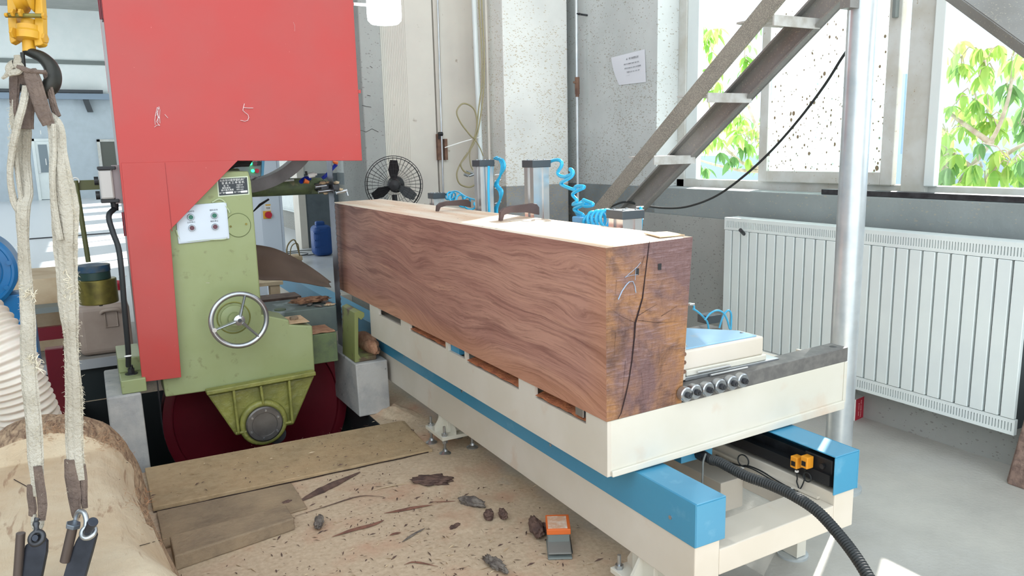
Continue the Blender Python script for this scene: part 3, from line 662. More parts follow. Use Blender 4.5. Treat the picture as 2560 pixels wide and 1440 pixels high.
w.ring(U(1858, 1152, 0, 1.784), (1, .2, 0), .020, .0022, 24, 6).ring(U(2018, 1193, 0, 1.784), (1, 0, 0), .014, .0022, 20, 6)
o = w.build('sensor_wire', rubber, smooth=60); tag(o, 'thin black sensor wires looped along the inside of the right beam', 'wire')
for (a, b_) in ((1857, 1168), (1980, 1223), (1992, 1178)):
    q = U(a, b_, 0, 1.786); z = MB().box(q.x - .004, q.x + .004, q.y - .004, q.y + .004, q.z - .003, q.z + .003).build('cable_tie', whitem, o)
# ================================================================== moving table (log carriage)
TX, TY = 1.17, 1.612
TZ0, TZ1 = .412, .572; TYE = 3.60; TXE = 2.13
ca = thing('log_carriage', 'cream steel log carriage carrying the big beam, notched along its edge', 'carriage', (1.6, 2.6, .41))
sv = []
def ny(px, py): return U(px, py, 0, TX).y
notch = [(ny(1465, 1080), ny(1337, 1010), .038), (ny(1297, 985), ny(1166, 905), .040), (ny(1162, 905), ny(1121, 885), .031), (ny(1115, 890), ny(1025, 840), .030), (ny(1003, 832), ny(948, 800), .030)]
poly = [(TY, TZ0), (TY, TZ1)]
for (a, c, d) in notch: poly += [(a, TZ1), (a, TZ1 - d), (c, TZ1 - d), (c, TZ1)]
poly += [(TYE, TZ1), (TYE, TZ0)]
MB().prism(poly, 0, TX, TX + .012).build('side_plate', cream, ca)
eb = MB(); a, c = TX + .012, TXE
eb.hexa([(a, TY, TZ0), (c, TY, sh(c, TZ0)), (c, TY + .01, sh(c, TZ0)), (a, TY + .01, TZ0), (a, TY, TZ1), (c, TY, sh(c, TZ1)), (c, TY + .01, sh(c, TZ1)), (a, TY + .01, TZ1)])
eb.hexa([(a, TY - .010, TZ0), (c, TY - .010, sh(c, TZ0)), (c, TY + .0, sh(c, TZ0)), (a, TY + .0, TZ0), (a, TY - .008, TZ0 + .016), (c, TY - .010, sh(c, TZ0) + .028), (c, TY, sh(c, TZ0) + .028), (a, TY, TZ0 + .016)])
eb.box(c, c + .012, TY - .004, TY + .2, sh(c, TZ0) + .02, sh(c, TZ1))
eb.build('end_plate', creamr, ca, bevel=.002)
MB().hexa([(TX + .012, TY + .01, TZ1 - .05), (TXE, TY + .01, sh(TXE, TZ1) - .05), (TXE, TYE, sh(TXE, TZ1) - .05), (TX + .012, TYE, TZ1 - .05),
           (TX + .012, TY + .01, TZ1 - .042), (TXE, TY + .01, sh(TXE, TZ1) - .042), (TXE, TYE, sh(TXE, TZ1) - .042), (TX + .012, TYE, TZ1 - .042)]).build('deck', cream, ca)
MB().box(TX + .02, TX + .09, TY + .02, TYE, TZ0 + .004, TZ0 + .1).box(TXE - .10, TXE - .02, TY + .02, TYE, sh(TXE, TZ0) + .004, sh(TXE, TZ0) + .1).build('longitudinal_beam', cream, ca)
ts = [i / 5 for i in range(6)]
for i, yy in enumerate((TY, 2.20, 2.62, 3.02, 3.40)):
    x0 = 1.44 if i == 0 else TX + .03; z1 = .047 if i == 0 else 0.002
    b = MB().hexa([(x0, yy, sh(x0, TZ1)), (2.145, yy, sh(2.145, TZ1)), (2.145, yy + .07, sh(2.145, TZ1)), (x0, yy + .07, sh(x0, TZ1)),
                   (x0, yy, sh(x0, TZ1) + z1), (2.145, yy, sh(2.145, TZ1) + z1), (2.145, yy + .07, sh(2.145, TZ1) + z1), (x0, yy + .07, sh(x0, TZ1) + z1)])
    o = b.build('slide_bar', strip, ca, bevel=.002)
    if i: o.hide_render = False
o = MB().cyl((2.115, TY + .035, sh(2.1, TZ1) + .040), (2.115, TY + .035, sh(2.1, TZ1) + .0475), .012).build('bolt_hole', blackp, ca)
# sawdust in the notches
for (a, c, d) in (notch[0], notch[1], notch[3]):
    n = 14; m = MB(); vs_ = []; 
    for i in range(n + 1):
        for j in range(5):
            yy = a + (c - a) * i / n; vs_.append((TX + .002 + j * .03, yy, TZ1 - d + .002 + (.010 + .012 * j) * (.5 + .5 * mnoise.noise(Vector((yy * 30, j * .7, a))))))
    m.add(vs_, [(i * 5 + j, (i + 1) * 5 + j, (i + 1) * 5 + j + 1, i * 5 + j + 1) for i in range(n) for j in range(4)])
    o = m.build('sawdust_heap', orangedust, smooth=60); tag(o, 'orange sawdust packed in the %s notch of the carriage edge' % ('nearest' if d == .038 else 'second nearest' if d == .040 else 'third nearest'), 'sawdust', kind='stuff')
p = U(1145, 895, 0, TX + .03)
MB().box(TX + .013, TX + .06, p.y - .05, p.y + .05, TZ1 - .035, TZ1 + .0).build('blue_stop_block', blue, ca)
p = U(1448, 1040, 0, TX + .0)
MB().box(TX + .0, TX + .12, p.y - .02, p.y + .02, TZ1 - .024, TZ1 + .001).build('steel_stop', steel, ca, bevel=.001)
# rollers on the front of the bar
for i in range(6):
    px, py = [(1712, 985), (1735, 978), (1766, 972), (1797, 964), (1827, 956), (1853, 950)][i]
    q = U(px, py, 1, TY - .012)
    rl = MB().lathe([(.006, .0), (.0205, .0), (.0215, .003), (.0215, .020), (.019, .023), (.013, .023), (.013, .020), (.006, .020)], (q.x, TY - .0005, q.z), (0, -1, 0), 28).build('roller', steel, ca, smooth=35)
    MB().cyl((q.x, TY - .018, q.z), (q.x, TY - .034, q.z), .009, n=6).cyl((q.x, TY - .034, q.z), (q.x, TY - .036, q.z), .004, n=6).build('roller_bolt', dsteel, rl, smooth=30)
# small cable box under the table with conduit
q0, q1 = U(1690, 1160, 1, 1.62), U(1783, 1128, 1, 1.62)
jb = thing('cable_box', 'small blue cable box hanging under the end of the carriage', 'box', (q0.x, 1.62, .36))
q0x, q1x = U(1703, 1160, 1, 1.64).x, U(1781, 1140, 1, 1.64).x; jz0 = U(1703, 1160, 1, 1.64).z
MB().box(q0x, q1x, 1.64, 1.86, jz0, TZ0 + .012).build('body', blue, jb, bevel=.002)
g = U(1752, 1136, 1, 1.63)
MB().cyl((g.x, 1.64, g.z), (g.x, 1.615, g.z - .002), .017, n=8).cyl((g.x, 1.618, g.z), (g.x + .004, 1.585, g.z - .004), .0145, n=16).build('gland', blackp, jb, smooth=30)
# corrugated conduit
cp = [Vector((g.x + .003, 1.59, g.z - .004)), U(1800, 1156, 1, 1.55), U(1860, 1188, 1, 1.46), U(1925, 1212, 1, 1.38), U(1985, 1240, 1, 1.30), U(2045, 1280, 1, 1.22), U(2100, 1340, 1, 1.14), U(2145, 1400, 1, 1.07), U(2190, 1475, 1, 1.0)]
pts = bez(cp, 60); L_ = 0; rs = []
for i, p in enumerate(pts):
    if i: L_ += (p - pts[i - 1]).length
    rs.append(.0135 + .0016 * math.sin(L_ * 2 * math.pi / .0075))
o = MB().tube(pts, rs, 14).build('corrugated_conduit', rubber, smooth=80); tag(o, 'black corrugated conduit curving from under the carriage to the lower right', 'conduit')
o = MB().tube(bez([U(1764, 1135, 1, 1.6), U(1758, 1155, 1, 1.58), U(1757, 1180, 1, 1.57), U(1756, 1205, 1, 1.56), U(1756, 1240, 1, 1.56)], 6), .003, 8).build('grey_cable', mat('grey_cable_m', (96, 100, 98), .5), smooth=60)
tag(o, 'thin grey cable hanging beside the conduit gland', 'cable')
# ================================================================== the beam
nft, nfb = U(1516, 620, 0, TX + .002), U(1507, 1060, 0, TX - .004)
YB = nft.y; nft = Vector((TX + .0, YB, nft.z)); nfb = Vector((TX - .004, YB - .008, TZ1 + .0015))
nrt, nrb = U(1732, 592, 1, YB + .0), U(1704, 1003, 1, YB - .004)
nrb.z = sh(nrb.x, TZ1) + .002
yfar = U(831, 600, 0, TX).y; ftz = U(831, 507, 0, TX).z
fft, ffb = Vector((TX, yfar, ftz)), Vector((TX - .002, U(850, 740, 0, TX).y, TZ1 + .0015))
frt, frb = Vector((nrt.x + .0, yfar, ftz + .004)), Vector((nrb.x, ffb.y, sh(nrb.x, TZ1) + .002))
b = MB(); A = [nfb, nrb, frb, ffb, nft, nrt, frt, fft]
vs_ = [tuple(p) for p in A]
b.add(vs_, [(0, 3, 2, 1)], 1); b.add(vs_, [(4, 5, 6, 7)], 2); b.add(vs_, [(0, 1, 5, 4)], 1); b.add(vs_, [(1, 2, 6, 5)], 0); b.add(vs_, [(2, 3, 7, 6)], 1); b.add(vs_, [(3, 0, 4, 7)], 0)
beam = b.build('timber_beam', [m_grain, m_end, m_top]); tag(beam, 'huge square reddish hardwood beam with a dark cracked end, clamped on the carriage', 'timber beam')
def onend(px, py, off=.0015): p = U(px, py, 1, YB); k = (p.z - nft.z) / (nfb.z - nft.z); p.y = YB - .008 * k - off; return p
# crack in the end face
ck = [(1623, 602, 1), (1618, 640, 2), (1610, 700, 2.2), (1604, 745, 3), (1592, 785, 3.6), (1585, 808, 4.2), (1583, 840, 3.2), (1576, 900, 2.6), (1568, 950, 2.2), (1560, 985, 2.4), (1548, 1030, 2), (1540, 1045, 1)]
vs_ = []; 
for x, y, w_ in ck: vs_ += [onend(x - w_ * .55, y), onend(x + w_ * .55, y)]
crk = mat('crack_shadow', (34, 16, 18), .95)
MB().add(vs_, [(2 * i, 2 * i + 1, 2 * i + 3, 2 * i + 2) for i in range(len(ck) - 1)]).build('crack', crk, beam)
m = MB()
for pts in ([(1610, 640), (1600, 672)], [(1592, 800), (1640, 806), (1690, 803)], [(1585, 806), (1550, 790), (1520, 768)], [(1590, 790), (1640, 760)], [(1540, 700), (1536, 740)], [(1650, 790), (1690, 765)], [(1560, 900), (1552, 990)], [(1600, 930), (1604, 1000)], [(1590, 812), (1610, 850), (1625, 900)], [(1536, 830), (1532, 900)]):
    vs_ = []
    for i, (x, y) in enumerate(pts):
        w_ = .9 if i < len(pts) - 1 else .3; vs_ += [onend(x - w_ * .3, y - w_ * .5), onend(x + w_ * .3, y + w_ * .5)]
    m.add(vs_, [(2 * i, 2 * i + 1, 2 * i + 3, 2 * i + 2) for i in range(len(pts) - 1)])
m.build('fine_cracks', crk, beam)['kind'] = 'stuff'
for (x, y, w_, h_) in ((1592, 679, 9, 15), (1648, 667, 9, 15)):
    MB().add([onend(x - w_ / 2, y - h_ / 2), onend(x + w_ / 2, y - h_ / 2 - 1), onend(x + w_ / 2 - 1, y + h_ / 2), onend(x - w_ / 2, y + h_ / 2)], [(0, 1, 2, 3)]).build('peg_hole', blackp, beam)
def stroke(px, off=.0022, r_=.003): return [onend(x, y, off) for x, y in px]
MB().tube(stroke([(1543, 748), (1552, 728), (1563, 712), (1571, 704), (1580, 703), (1585, 715), (1587, 731)]), .0026, 6, .3).build('chalk_mark', chalkb, beam)
MB().tube(stroke([(1560, 693), (1575, 688), (1592, 686)]), .0014, 5, .3).tube(stroke([(1562, 692), (1590, 668), (1600, 656)]), .0012, 5, .3).tube(stroke([(1588, 668), (1586, 700)]), .0010, 5, .3).build('chalk_mark', chalkb, beam)
# thin offcut slab lying on the near end of the top
b = MB()
pz = nrt.z
q = [U(1650, 594, 2, pz + .001), U(1712, 589, 2, pz + .001), U(1668, 581, 2, pz + .001), U(1610, 584, 2, pz + .001)]
mo = MB(); mo.add([tuple(v) for v in q] + [tuple(v + Vector((0, 0, .003))) for v in q], [(3, 2, 1, 0), (4, 5, 6, 7), (0, 1, 5, 4), (1, 2, 6, 5), (2, 3, 7, 6), (3, 0, 4, 7)])
mo = mo.build('thin_offcut', palew); tag(mo, 'thin pale offcut sheet lying on the near end of the beam top', 'offcut')
def ontop(px, py, h=.003): p = U(px, py, 2, nft.z + .01); p.z = nft.z + (nrt.z - nft.z) * (p.x - nft.x) / (nrt.x - nft.x) + h; return p
# ================================================================== clamps standing behind the beam
def zt(x): return nft.z + (nrt.z - nft.z) * (x - nft.x) / (nrt.x - nft.x)
ZD = sh(1.6, TZ1) + .004
XBk = nrt.x + .012
def cylinder(label, px, pyb, ztop, w_, xoff, cap=.028, rot=.0):
    p = U(px, pyb, 2, 1.05); yy = p.y; xx = max(p.x, XBk + w_ / 2 + .006) if xoff is None else xoff
    # keep the same line of sight, standing behind the beam
    p = U(px, pyb - 60, 0, xx); yy = p.y
    t = thing('pneumatic_cylinder', label, 'cylinder', (xx, yy, ZD), 'air cylinders standing behind the beam')
    h = w_ / 2
    b = MB(); g_ = h * .28
    prof = [(-h, -h), (-g_, -h), (-g_, -h + .006), (g_, -h + .006), (g_, -h), (h, -h), (h, -g_), (h - .006, -g_), (h - .006, g_), (h, g_), (h, h), (-h, h), (-h, g_), (-h + .006, g_), (-h + .006, -g_), (-h, -g_)]
    ca_, sa_ = math.cos(rot), math.sin(rot)
    prof = [(xx + a * ca_ - c * sa_, yy + a * sa_ + c * ca_) for a, c in prof]
    b.prism(prof, 2, ZD + .02, ztop - cap); b.build('barrel', alu, t)
    h2 = h + .006
    sq = [(xx + a * ca_ - c * sa_, yy + a * sa_ + c * ca_) for a, c in ((-h2, -h2), (h2, -h2), (h2, h2), (-h2, h2))]
    MB().prism(sq, 2, ztop - cap, ztop).build('end_cap', capm, t, bevel=.002)
    MB().prism(sq, 2, ZD - .001, ZD + .02).build('end_cap', capm, t, bevel=.002)
    for a, c in ((-1, -1), (1, -1), (1, 1), (-1, 1)):
        MB().cyl((xx + a * h * .65, yy + c * h * .65, ztop), (xx + a * h * .65, yy + c * h * .65, ztop + .003), .005, n=8).build('screw', steel, t)
    MB().cyl((xx + h2, yy, ztop - cap / 2), (xx + h2 + .016, yy, ztop - cap / 2), .007, n=10).build('air_fitting', blackp, t)
    return Vector((xx + h2 + .016, yy, ztop - cap / 2)), t
def topz(px, py, x): return U(px, py, 0, x).z
x1 = 1.535
fD, _ = cylinder('short silver air cylinder at the far end of the beam', 1090, 512, topz(1090, 482, x1), .056, x1)
fA, tA = cylinder('tall silver air cylinder with blue tubing hugging its side', 1210, 535, topz(1208, 400, x1), .062, x1)
fB, _ = cylinder('tall silver air cylinder, nearer than its tall twin, with a loose blue coil', 1342, 545, topz(1342, 400, x1), .070, x1)
fC, _ = cylinder('short silver air cylinder nearest to the cut end of the beam', 1563, 571, topz(1563, 524, x1 + .01), .078, x1 + .01)
# claws pressing on the beam
def claw(label, pxs, m):
    # profile in the plane of the claw: an arched dark plate reaching over the beam
    t = None; px0, px1, pyl, pyr, top = pxs
    a, c = ontop(px0, pyl, 0), ontop(px1, pyr, 0); c = Vector((min(c.x, XBk + .02), c.y, c.z)); a.z = zt(a.x) + .002
    d = (c - a); d.z = 0; Ln = d.length; d.normalize(); nrm_ = Vector((-d.y, d.x, 0)); h = top
    prof = [(0, 0), (.012, 0), (.02, h * .38), (.05, h * .52), (Ln * .7, h * .42), (Ln, h * .18), (Ln, h * .72), (Ln - .012, h * .98), (Ln - .03, h * 1.05), (.05, h * .98), (.02, h * .86), (.004, h * .6)]
    vs_ = []
    for s_ in (-.007, .007): vs_ += [a + d * u_ + nrm_ * s_ + Vector((0, 0, v_)) for u_, v_ in prof]
    n = len(prof)
    b = MB().add(vs_, [tuple(range(n))[::-1], tuple(range(n, 2 * n))] + [(i, (i + 1) % n, n + (i + 1) % n, n + i) for i in range(n)])
    t = b.build('clamp_claw', m, bevel=.0015); tag(t, label, 'clamp', 'clamp claws on the beam')
cm_ = mat('brown_painted_steel', (98, 82, 80), .45, .4, c2=(84, 70, 68), ns=12)
claw('dark curved clamp claw on the beam top, in front of the far tall cylinder', (1090, 1176, 526, 520, .042), cm_)
claw('brown curved clamp claw on the beam top, between the two tall cylinders', (1248, 1346, 549, 540, .052), cm_)
# air tubing
def coil(p0, p1, turns, R, r_, name, label, sag=.0, n=26):
    p0, p1 = Vector(p0), Vector(p1); d = p1 - p0; x, y, dd = MB().frame(d); pts = []
    N = int(turns * n)
    for i in range(N + 1):
        t_ = i / N; c = p0 + d * t_ - Vector((0, 0, sag * 4 * t_ * (1 - t_))); k = min(1, t_ * 6, (1 - t_) * 6); a = t_ * turns * 2 * math.pi
        pts.append(c + (x * math.cos(a) + y * math.sin(a)) * R * k)
    return pts
def airtube(pl, name, label, r_=.0042, ties=0):
    b = MB()
    for pts in pl: b.tube(pts, r_, 10)
    o = b.build(name, tubeb, smooth=70); tag(o, label, 'air tube', 'blue air tubes behind the beam'); return o
XT = x1 + .05
sp = bez([fB] + [U(a, b_, 0, XT + .01) for a, b_ in ((1398, 400), (1395, 425), (1412, 442), (1425, 428), (1434, 424), (1418, 445), (1410, 462), (1428, 474), (1450, 466), (1452, 468), (1440, 485), (1434, 500), (1440, 512), (1452, 508), (1465, 500), (1474, 508), (1470, 516), (1455, 508), (1444, 520), (1446, 532), (1456, 542), (1470, 546))], 6)
# give the loose coil depth
sp = [p + Vector((0, .022 * math.sin(i * .5), 0)) for i, p in enumerate(sp)]
airtube([sp, bez([U(a, b_, 0, XT + .03) for a, b_ in ((1474, 512), (1462, 502), (1446, 512), (1440, 528), (1452, 542), (1478, 548))], 6)], 'spiral_air_tube', 'loose blue spiral air tube springing from the nearer tall cylinder', .0068)
o = airtube([[p for p in coil(U(1462, 548, 0, XT), U(1478, 560, 0, XT), 2, .02, 0, '', '')], coil(U(1478, 552, 0, XT), U(1532, 548, 0, XT), 5, .034, 0, '', ''), bez([U(1440, 548, 0, XT), U(1460, 556, 0, XT), U(1478, 552, 0, XT)], 5)], 'spiral_air_tube', 'tight blue spiral air tube left of the nearest short cylinder', .006)
# blue block clipped behind the beam
p_ = U(1452, 549, 0, XT)
o = MB().box(p_.x - .01, p_.x + .015, p_.y - .03, p_.y + .045, p_.z - .012, p_.z + .010).build('tube_clip', mat('light_blue_plastic', (110, 180, 226), .5), bevel=.004); tag(o, 'light blue plastic tube connector behind the beam top', 'connector')
# tubes hugging the far tall cylinder
pl = []
for k, dx in enumerate((0, 7, 13)):
    pl.append(bez([U(1236 + dx * .5, 396 + k, 0, XT), U(1244 + dx, 394 + k * 3, 0, XT), U(1254 + dx * .6, 412 + k * 3, 0, XT), U(1250, 440, 0, XT), U(1238 + dx * .5, 462, 0, XT), U(1248 + dx * .6, 478, 0, XT), U(1250, 500, 0, XT), U(1238 + dx * .4, 520, 0, XT), U(1236 + dx * .5, 540, 0, XT)], 7))
pl.append([U(1231, 402, 0, XT - .005), U(1229, 470, 0, XT - .005), U(1231, 545, 0, XT - .005)]); pl.append([U(1222, 415, 0, XT - .05), U(1221, 470, 0, XT - .05), U(1223, 535, 0, XT - .05)])
oa = airtube(pl, 'air_tube', 'blue air tubes tied in loops down the far tall cylinder', .0055)
for yy in (437, 452, 470, 508):
    q = U(1240, yy, 0, XT); MB().tube([q + Vector((-.012, -.012, 0)), q + Vector((.012, .0, .001)), q + Vector((.03, .01, .004))], .0018, 6).build('cable_tie', whitem, oa)
pl = [coil(fD, U(1135, 492, 0, XT), 1.5, .02, 0, '', ''), coil(U(1120, 490, 0, XT), U(1190, 515, 0, XT), 4, .026, 0, '', ''), bez([U(1112, 486, 0, XT), U(1140, 478, 0, XT), U(1165, 492, 0, XT), U(1190, 500, 0, XT)], 6)]
airtube(pl, 'spiral_air_tube', 'blue spiral air tube at the far short cylinder', .0044)
pl = [bez([fC, U(1602, 520, 0, XT), U(1603, 545, 0, XT), U(1601, 576, 0, XT)], 6), ]
oc = airtube(pl, 'air_tube', 'short blue air tube down the nearest short cylinder', .0055)
for yy in (517, 548):
    q = U(1600, yy, 0, XT); MB().tube([q + Vector((-.015, 0, 0)), q + Vector((.014, 0, .0))], .0022, 6).build('cable_tie', whitem, oc)
# head block (near, white, with blue cover)
y0 = U(1722, 900, 0, XBk).y
hb = thing('head_block', 'white wedge-shaped head block with a blue top cover pressed against the beam', 'head block', (1.6, 1.75, ZD))
zb_ = sh(1.6, TZ1) + .05
HY = TY + .045
def H(px, py): return U(px, py, 1, HY)
tl, trr, brr, bl_ = H(1738, 872), H(1910, 842), H(1903, 905), H(1724, 950)
z_t = (tl.z + trr.z) / 2; zb0 = sh(1.5, TZ1) + .048
XH0, XH1 = nrb.x * .45 + nrt.x * .55 + .024, trr.x
b = MB()
plan = [(XH0, HY), (XH1, HY), (XH1, HY + .10), (XH0, HY + .44)]
b.prism(plan, 2, zb0 + .03, z_t)
b.build('body', cream, hb, bevel=.006, seg=3)
MB().prism([(XH0 + .02, HY + .012), (XH1 - .02, HY + .012), (XH1 - .02, HY + .09), (XH0 + .02, HY + .40)], 2, z_t, z_t + .004).build('top_cover', mat('pale_blue_cover', (140, 186, 220), .4, c2=(200, 196, 190), ns=5, lo=.55, hi=.7), hb, bevel=.001)
MB().box(XH0 - .02, XH0 + .0, HY - .012, HY + .46, zb0 + .004, z_t + .03).build('face_plate', cream, hb, bevel=.004)
for k in (.03, .5, .93): MB().cyl((XH0 - .008, HY - .012, zb0 + .03 + (z_t - zb0 - .03) * k), (XH0 - .008, HY - .015, zb0 + .03 + (z_t - zb0 - .03) * k), .0065, n=6).build('screw', rust, hb)
MB().prism([(XH0, HY - .01), (XH1 + .06, HY - .01), (XH1 + .06, HY + .14), (XH0, HY + .44)], 2, zb0, zb0 + .012).build('base_plate', steel, hb, bevel=.002)
MB().prism([(XH0 + .01, HY - .004), (XH1 + .01, HY - .004), (XH1 + .01, HY + .12), (XH0 + .01, HY + .44)], 2, zb0 + .012, zb0 + .03).build('wiper_seal', creamr, hb, bevel=.003)
for (a, b_, c_, yo) in ((.04, .17, .022, -.016), (.09, .24, .006, -.018)):
    MB().tube([(XH0 + a, HY + yo, zb0 + c_), (XH0 + b_, HY + yo, zb0 + c_)], .004, 8).build('handle_bar', alu, hb, smooth=60)
for (x_, y_) in ((XH0 + .035, HY + .03), (XH1 - .035, HY + .06), (XH0 + .04, HY + .3)):
    MB().lathe([(.006, 0), (.006, .001), (.0035, .003)], (x_, y_, z_t + .004), n=12).build('screw', steel, hb)
# things behind the head block: small valve, dark box, tubes
qv = U(1722, 770, 1, HY + .42)
vx = qv.x
o = MB().box(vx - .012, vx + .012, HY + .40, HY + .425, z_t + .03, qv.z + .012).build('small_air_valve', alu, bevel=.002); tag(o, 'small silver air valve behind the white head block', 'valve')
qb = U(1778, 795, 1, HY + .52)
o = MB().box(qb.x - .035, qb.x + .035, HY + .50, HY + .56, zb0 + .0, qb.z + .014).build('dark_valve_box', capm, bevel=.002); tag(o, 'dark grey valve box behind the white head block', 'valve box')
pl = [bez([U(a, b_, 1, HY + .36) for a, b_ in ((1733, 772), (1745, 780), (1758, 792), (1768, 805), (1772, 825))], 6), bez([U(a, b_, 1, HY + .34) for a, b_ in ((1762, 800), (1775, 784), (1792, 776), (1808, 782), (1818, 800), (1824, 822))], 6),
      bez([U(a, b_, 1, HY + .38) for a, b_ in ((1798, 820), (1808, 790), (1820, 776), (1828, 786), (1827, 824))], 6), [U(1735, 764, 1, HY + .38), U(1735, 776, 1, HY + .38)]]
o = MB()
for q in pl: o.tube(q, .0036, 8)
o = o.build('air_tube', mat('blue_tube_plain', (70, 170, 212), .35), smooth=70); tag(o, 'blue air tubes arching behind the white head block', 'air tube')
# three more head blocks further back, mostly hidden by the beam
for k, yy in enumerate((2.42, 2.98)):
    t = thing('head_block', ('cream head block hidden behind the middle of the beam', 'cream head block hidden behind the far half of the beam')[k], 'head block', (1.7, yy, ZD))
    MB().prism([(XH0 + .14, yy), (XH1 + .05, yy), (XH1 + .05, yy + .1), (XH0 + .14, yy + .25)], 2, ZD - .002, z_t).build('body', cream, t, bevel=.004)
# ================================================================== band saw
YR, YG1 = 3.58, 3.62
sw = thing('band_saw', 'big band saw with red covers, green body and maroon lower wheel', 'band saw', (.65, 3.9, 0))
def R_(px, py, y=YR): p = U(px, py, 1, y); return (p.x, p.z)
xl = .140; xr = 1.168
poly = [(xl, 2.9), (xr, 2.9), (xr, R_(900, 402)[1]), R_(590, 402), R_(425, 575), (R_(453, 943)[0], R_(453, 943)[1]), (xl - .012, R_(350, 956)[1])]
zc = R_(590, 402)[1]
b = MB().prism(poly, 1, YR, YR + .004)
# returns of the cover sheet
b.box(xl, xl + .004, YR + .004, YR + .05, R_(350, 956)[1], 2.9).box(xr - .004, xr, YR + .004, 4.5, zc, 2.9).box(R_(590, 402)[0], xr - .004, YR + .004, YR + .02, zc, zc + .004)
fc = b.build('front_cover', red, sw, bevel=.0015, seg=1)
o = MB().prism([(xl, zc + .003), (R_(590, 402)[0] + .01, zc + .003), R_(425, 575), (R_(453, 943)[0], R_(453, 943)[1]), (xl - .012, R_(350, 956)[1])], 1, YR - .002, YR).build('lower_cover', red, sw, bevel=.001, seg=1)
xs_ = R_(413, 420)[0]
MB().prism([(xs_, zc), (xs_ + .0015, zc), (R_(430, 570)[0], R_(430, 578)[1]), (R_(428, 570)[0], R_(430, 578)[1])], 1, YR - .003, YR - .002).build('seam', mat('dark_red_seam', (150, 40, 40)), sw)
# grey side panel on the left with red hinges
MB().box(xl - .002, xl + .002, YR + .05, 3.98, .42, 2.9).build('side_panel', greym, sw)
for (z_, h_) in ((1.86, .12), (.985, .10), (2.5, .12)):
    MB().box(xl - .008, xl - .002, YR + .01, YR + .10, z_, z_ + h_).cyl((xl - .010, YR + .035, z_), (xl - .010, YR + .035, z_ + h_), .008).build('hinge', maroon, sw)
MB().box(xr, xr + .012, YR + .0, YR + .03, 1.585, 1.60).build('catch', red, sw); MB().box(xr - .08, xr - .0, YR + .006, YR + .03, zc - .010, zc).build('catch', red, sw)
# chalk on the red cover
def rc_(pts): return [U(x, y, 1, YR - .0032) for x, y in pts]
MB().tube(rc_([(611, 259), (609, 266), (607, 276), (612, 281), (620, 287), (622, 294), (619, 301), (612, 303), (601, 301)]), .0034, 6, .4).tube(rc_([(608, 269), (620, 270), (633, 270)]), .0036, 6, .4).build('chalk_numeral_five', chalk, sw)
b = MB()
for pts in ([(397, 266), (400, 275), (399, 290), (400, 308)], [(393, 268), (389, 285), (387, 300), (388, 312)], [(397, 270), (392, 282), (396, 294), (391, 304), (399, 314)], [(388, 290), (394, 284), (398, 296)], [(386, 318), (392, 313), (400, 313)], [(395, 268), (395, 306)]): b.tube(rc_(pts), .0027, 5, .4)
b.build('chalk_scribble', chalk, sw); MB().tube(rc_([(412, 286), (416, 291), (420, 295)]), .003, 5, .4).build('chalk_tick', chalk, sw)
MB().tube(rc_([(733, 55), (737, 65), (737, 78)]), .0008, 5, .4).tube(rc_([(515, 707), (524, 707)]), .0011, 5, .4).build('scratch', chalk, sw)
# red back box (housing of the upper wheel)
MB().box(xl + .004, xr - .004, 4.16, 4.22, 1.62, 2.9).build('back_cover', red, sw)
# green body
def G(px, py, y=YG1): p = U(px, py, 1, y); return (p.x, p.z)
body = [G(414, 993), G(788, 940), G(781, 815), G(724, 812), (G(722, 796)[0], G(722, 800)[1]), (G(655, 787)[0], G(655, 787)[1]), G(628, 455), (G(621, 428)[0], G(621, 428)[1]), G(585, 428), (G(585, 428)[0] - .16, G(585, 428)[1]), (.18, .9)]
b = MB().prism(body, 1, YG1, YG1 + .20)
b.build('body', green, sw, bevel=.006)
zt_ = G(724, 812)[1]
# pocket and flange on the body top at right
MB().box(G(724, 812)[0], G(781, 815)[0] - .01, YG1 + .01, YG1 + .19, zt_, zt_ + .002).build('dusty_top', dustm, sw)
q = U(735, 795, 1, YG1 + .1)
MB().cyl((q.x, YG1 + .10, zt_ + .002), (q.x, YG1 + .10, zt_ + .016), .022, n=6).build('bolt', oldwood, sw, bevel=.002)
MB().hexa([(q.x - .10, YG1 + .05, zt_), (q.x - .045, YG1 + .05, zt_), (q.x - .045, YG1 + .17, zt_), (q.x - .10, YG1 + .17, zt_), (q.x - .10, YG1 + .09, zt_ + .035), (q.x - .055, YG1 + .07, zt_ + .02), (q.x - .045, YG1 + .17, zt_ + .02), (q.x - .09, YG1 + .17, zt_ + .035)]).build('dark_recess', blackp, sw)
# column cap, back of the column
MB().box(.25, G(628, 455)[0] - .01, YG1 + .20, 4.16, .75, 1.25).build('rear_body', cast2, sw, bevel=.01)
# cable bundle at the column top
b = MB()
for k in range(9): b.tube(bez([U(552 + k * 3, 436 - k * 3, 1, 3.68), U(585 + k, 418 - k * 2, 1, 3.72), U(622 + k, 415 - k * 1.6, 1, 3.8)], 4), .0035, 6)
o = b.build('cable_bundle', rubber, sw, smooth=60); o['kind'] = 'stuff'
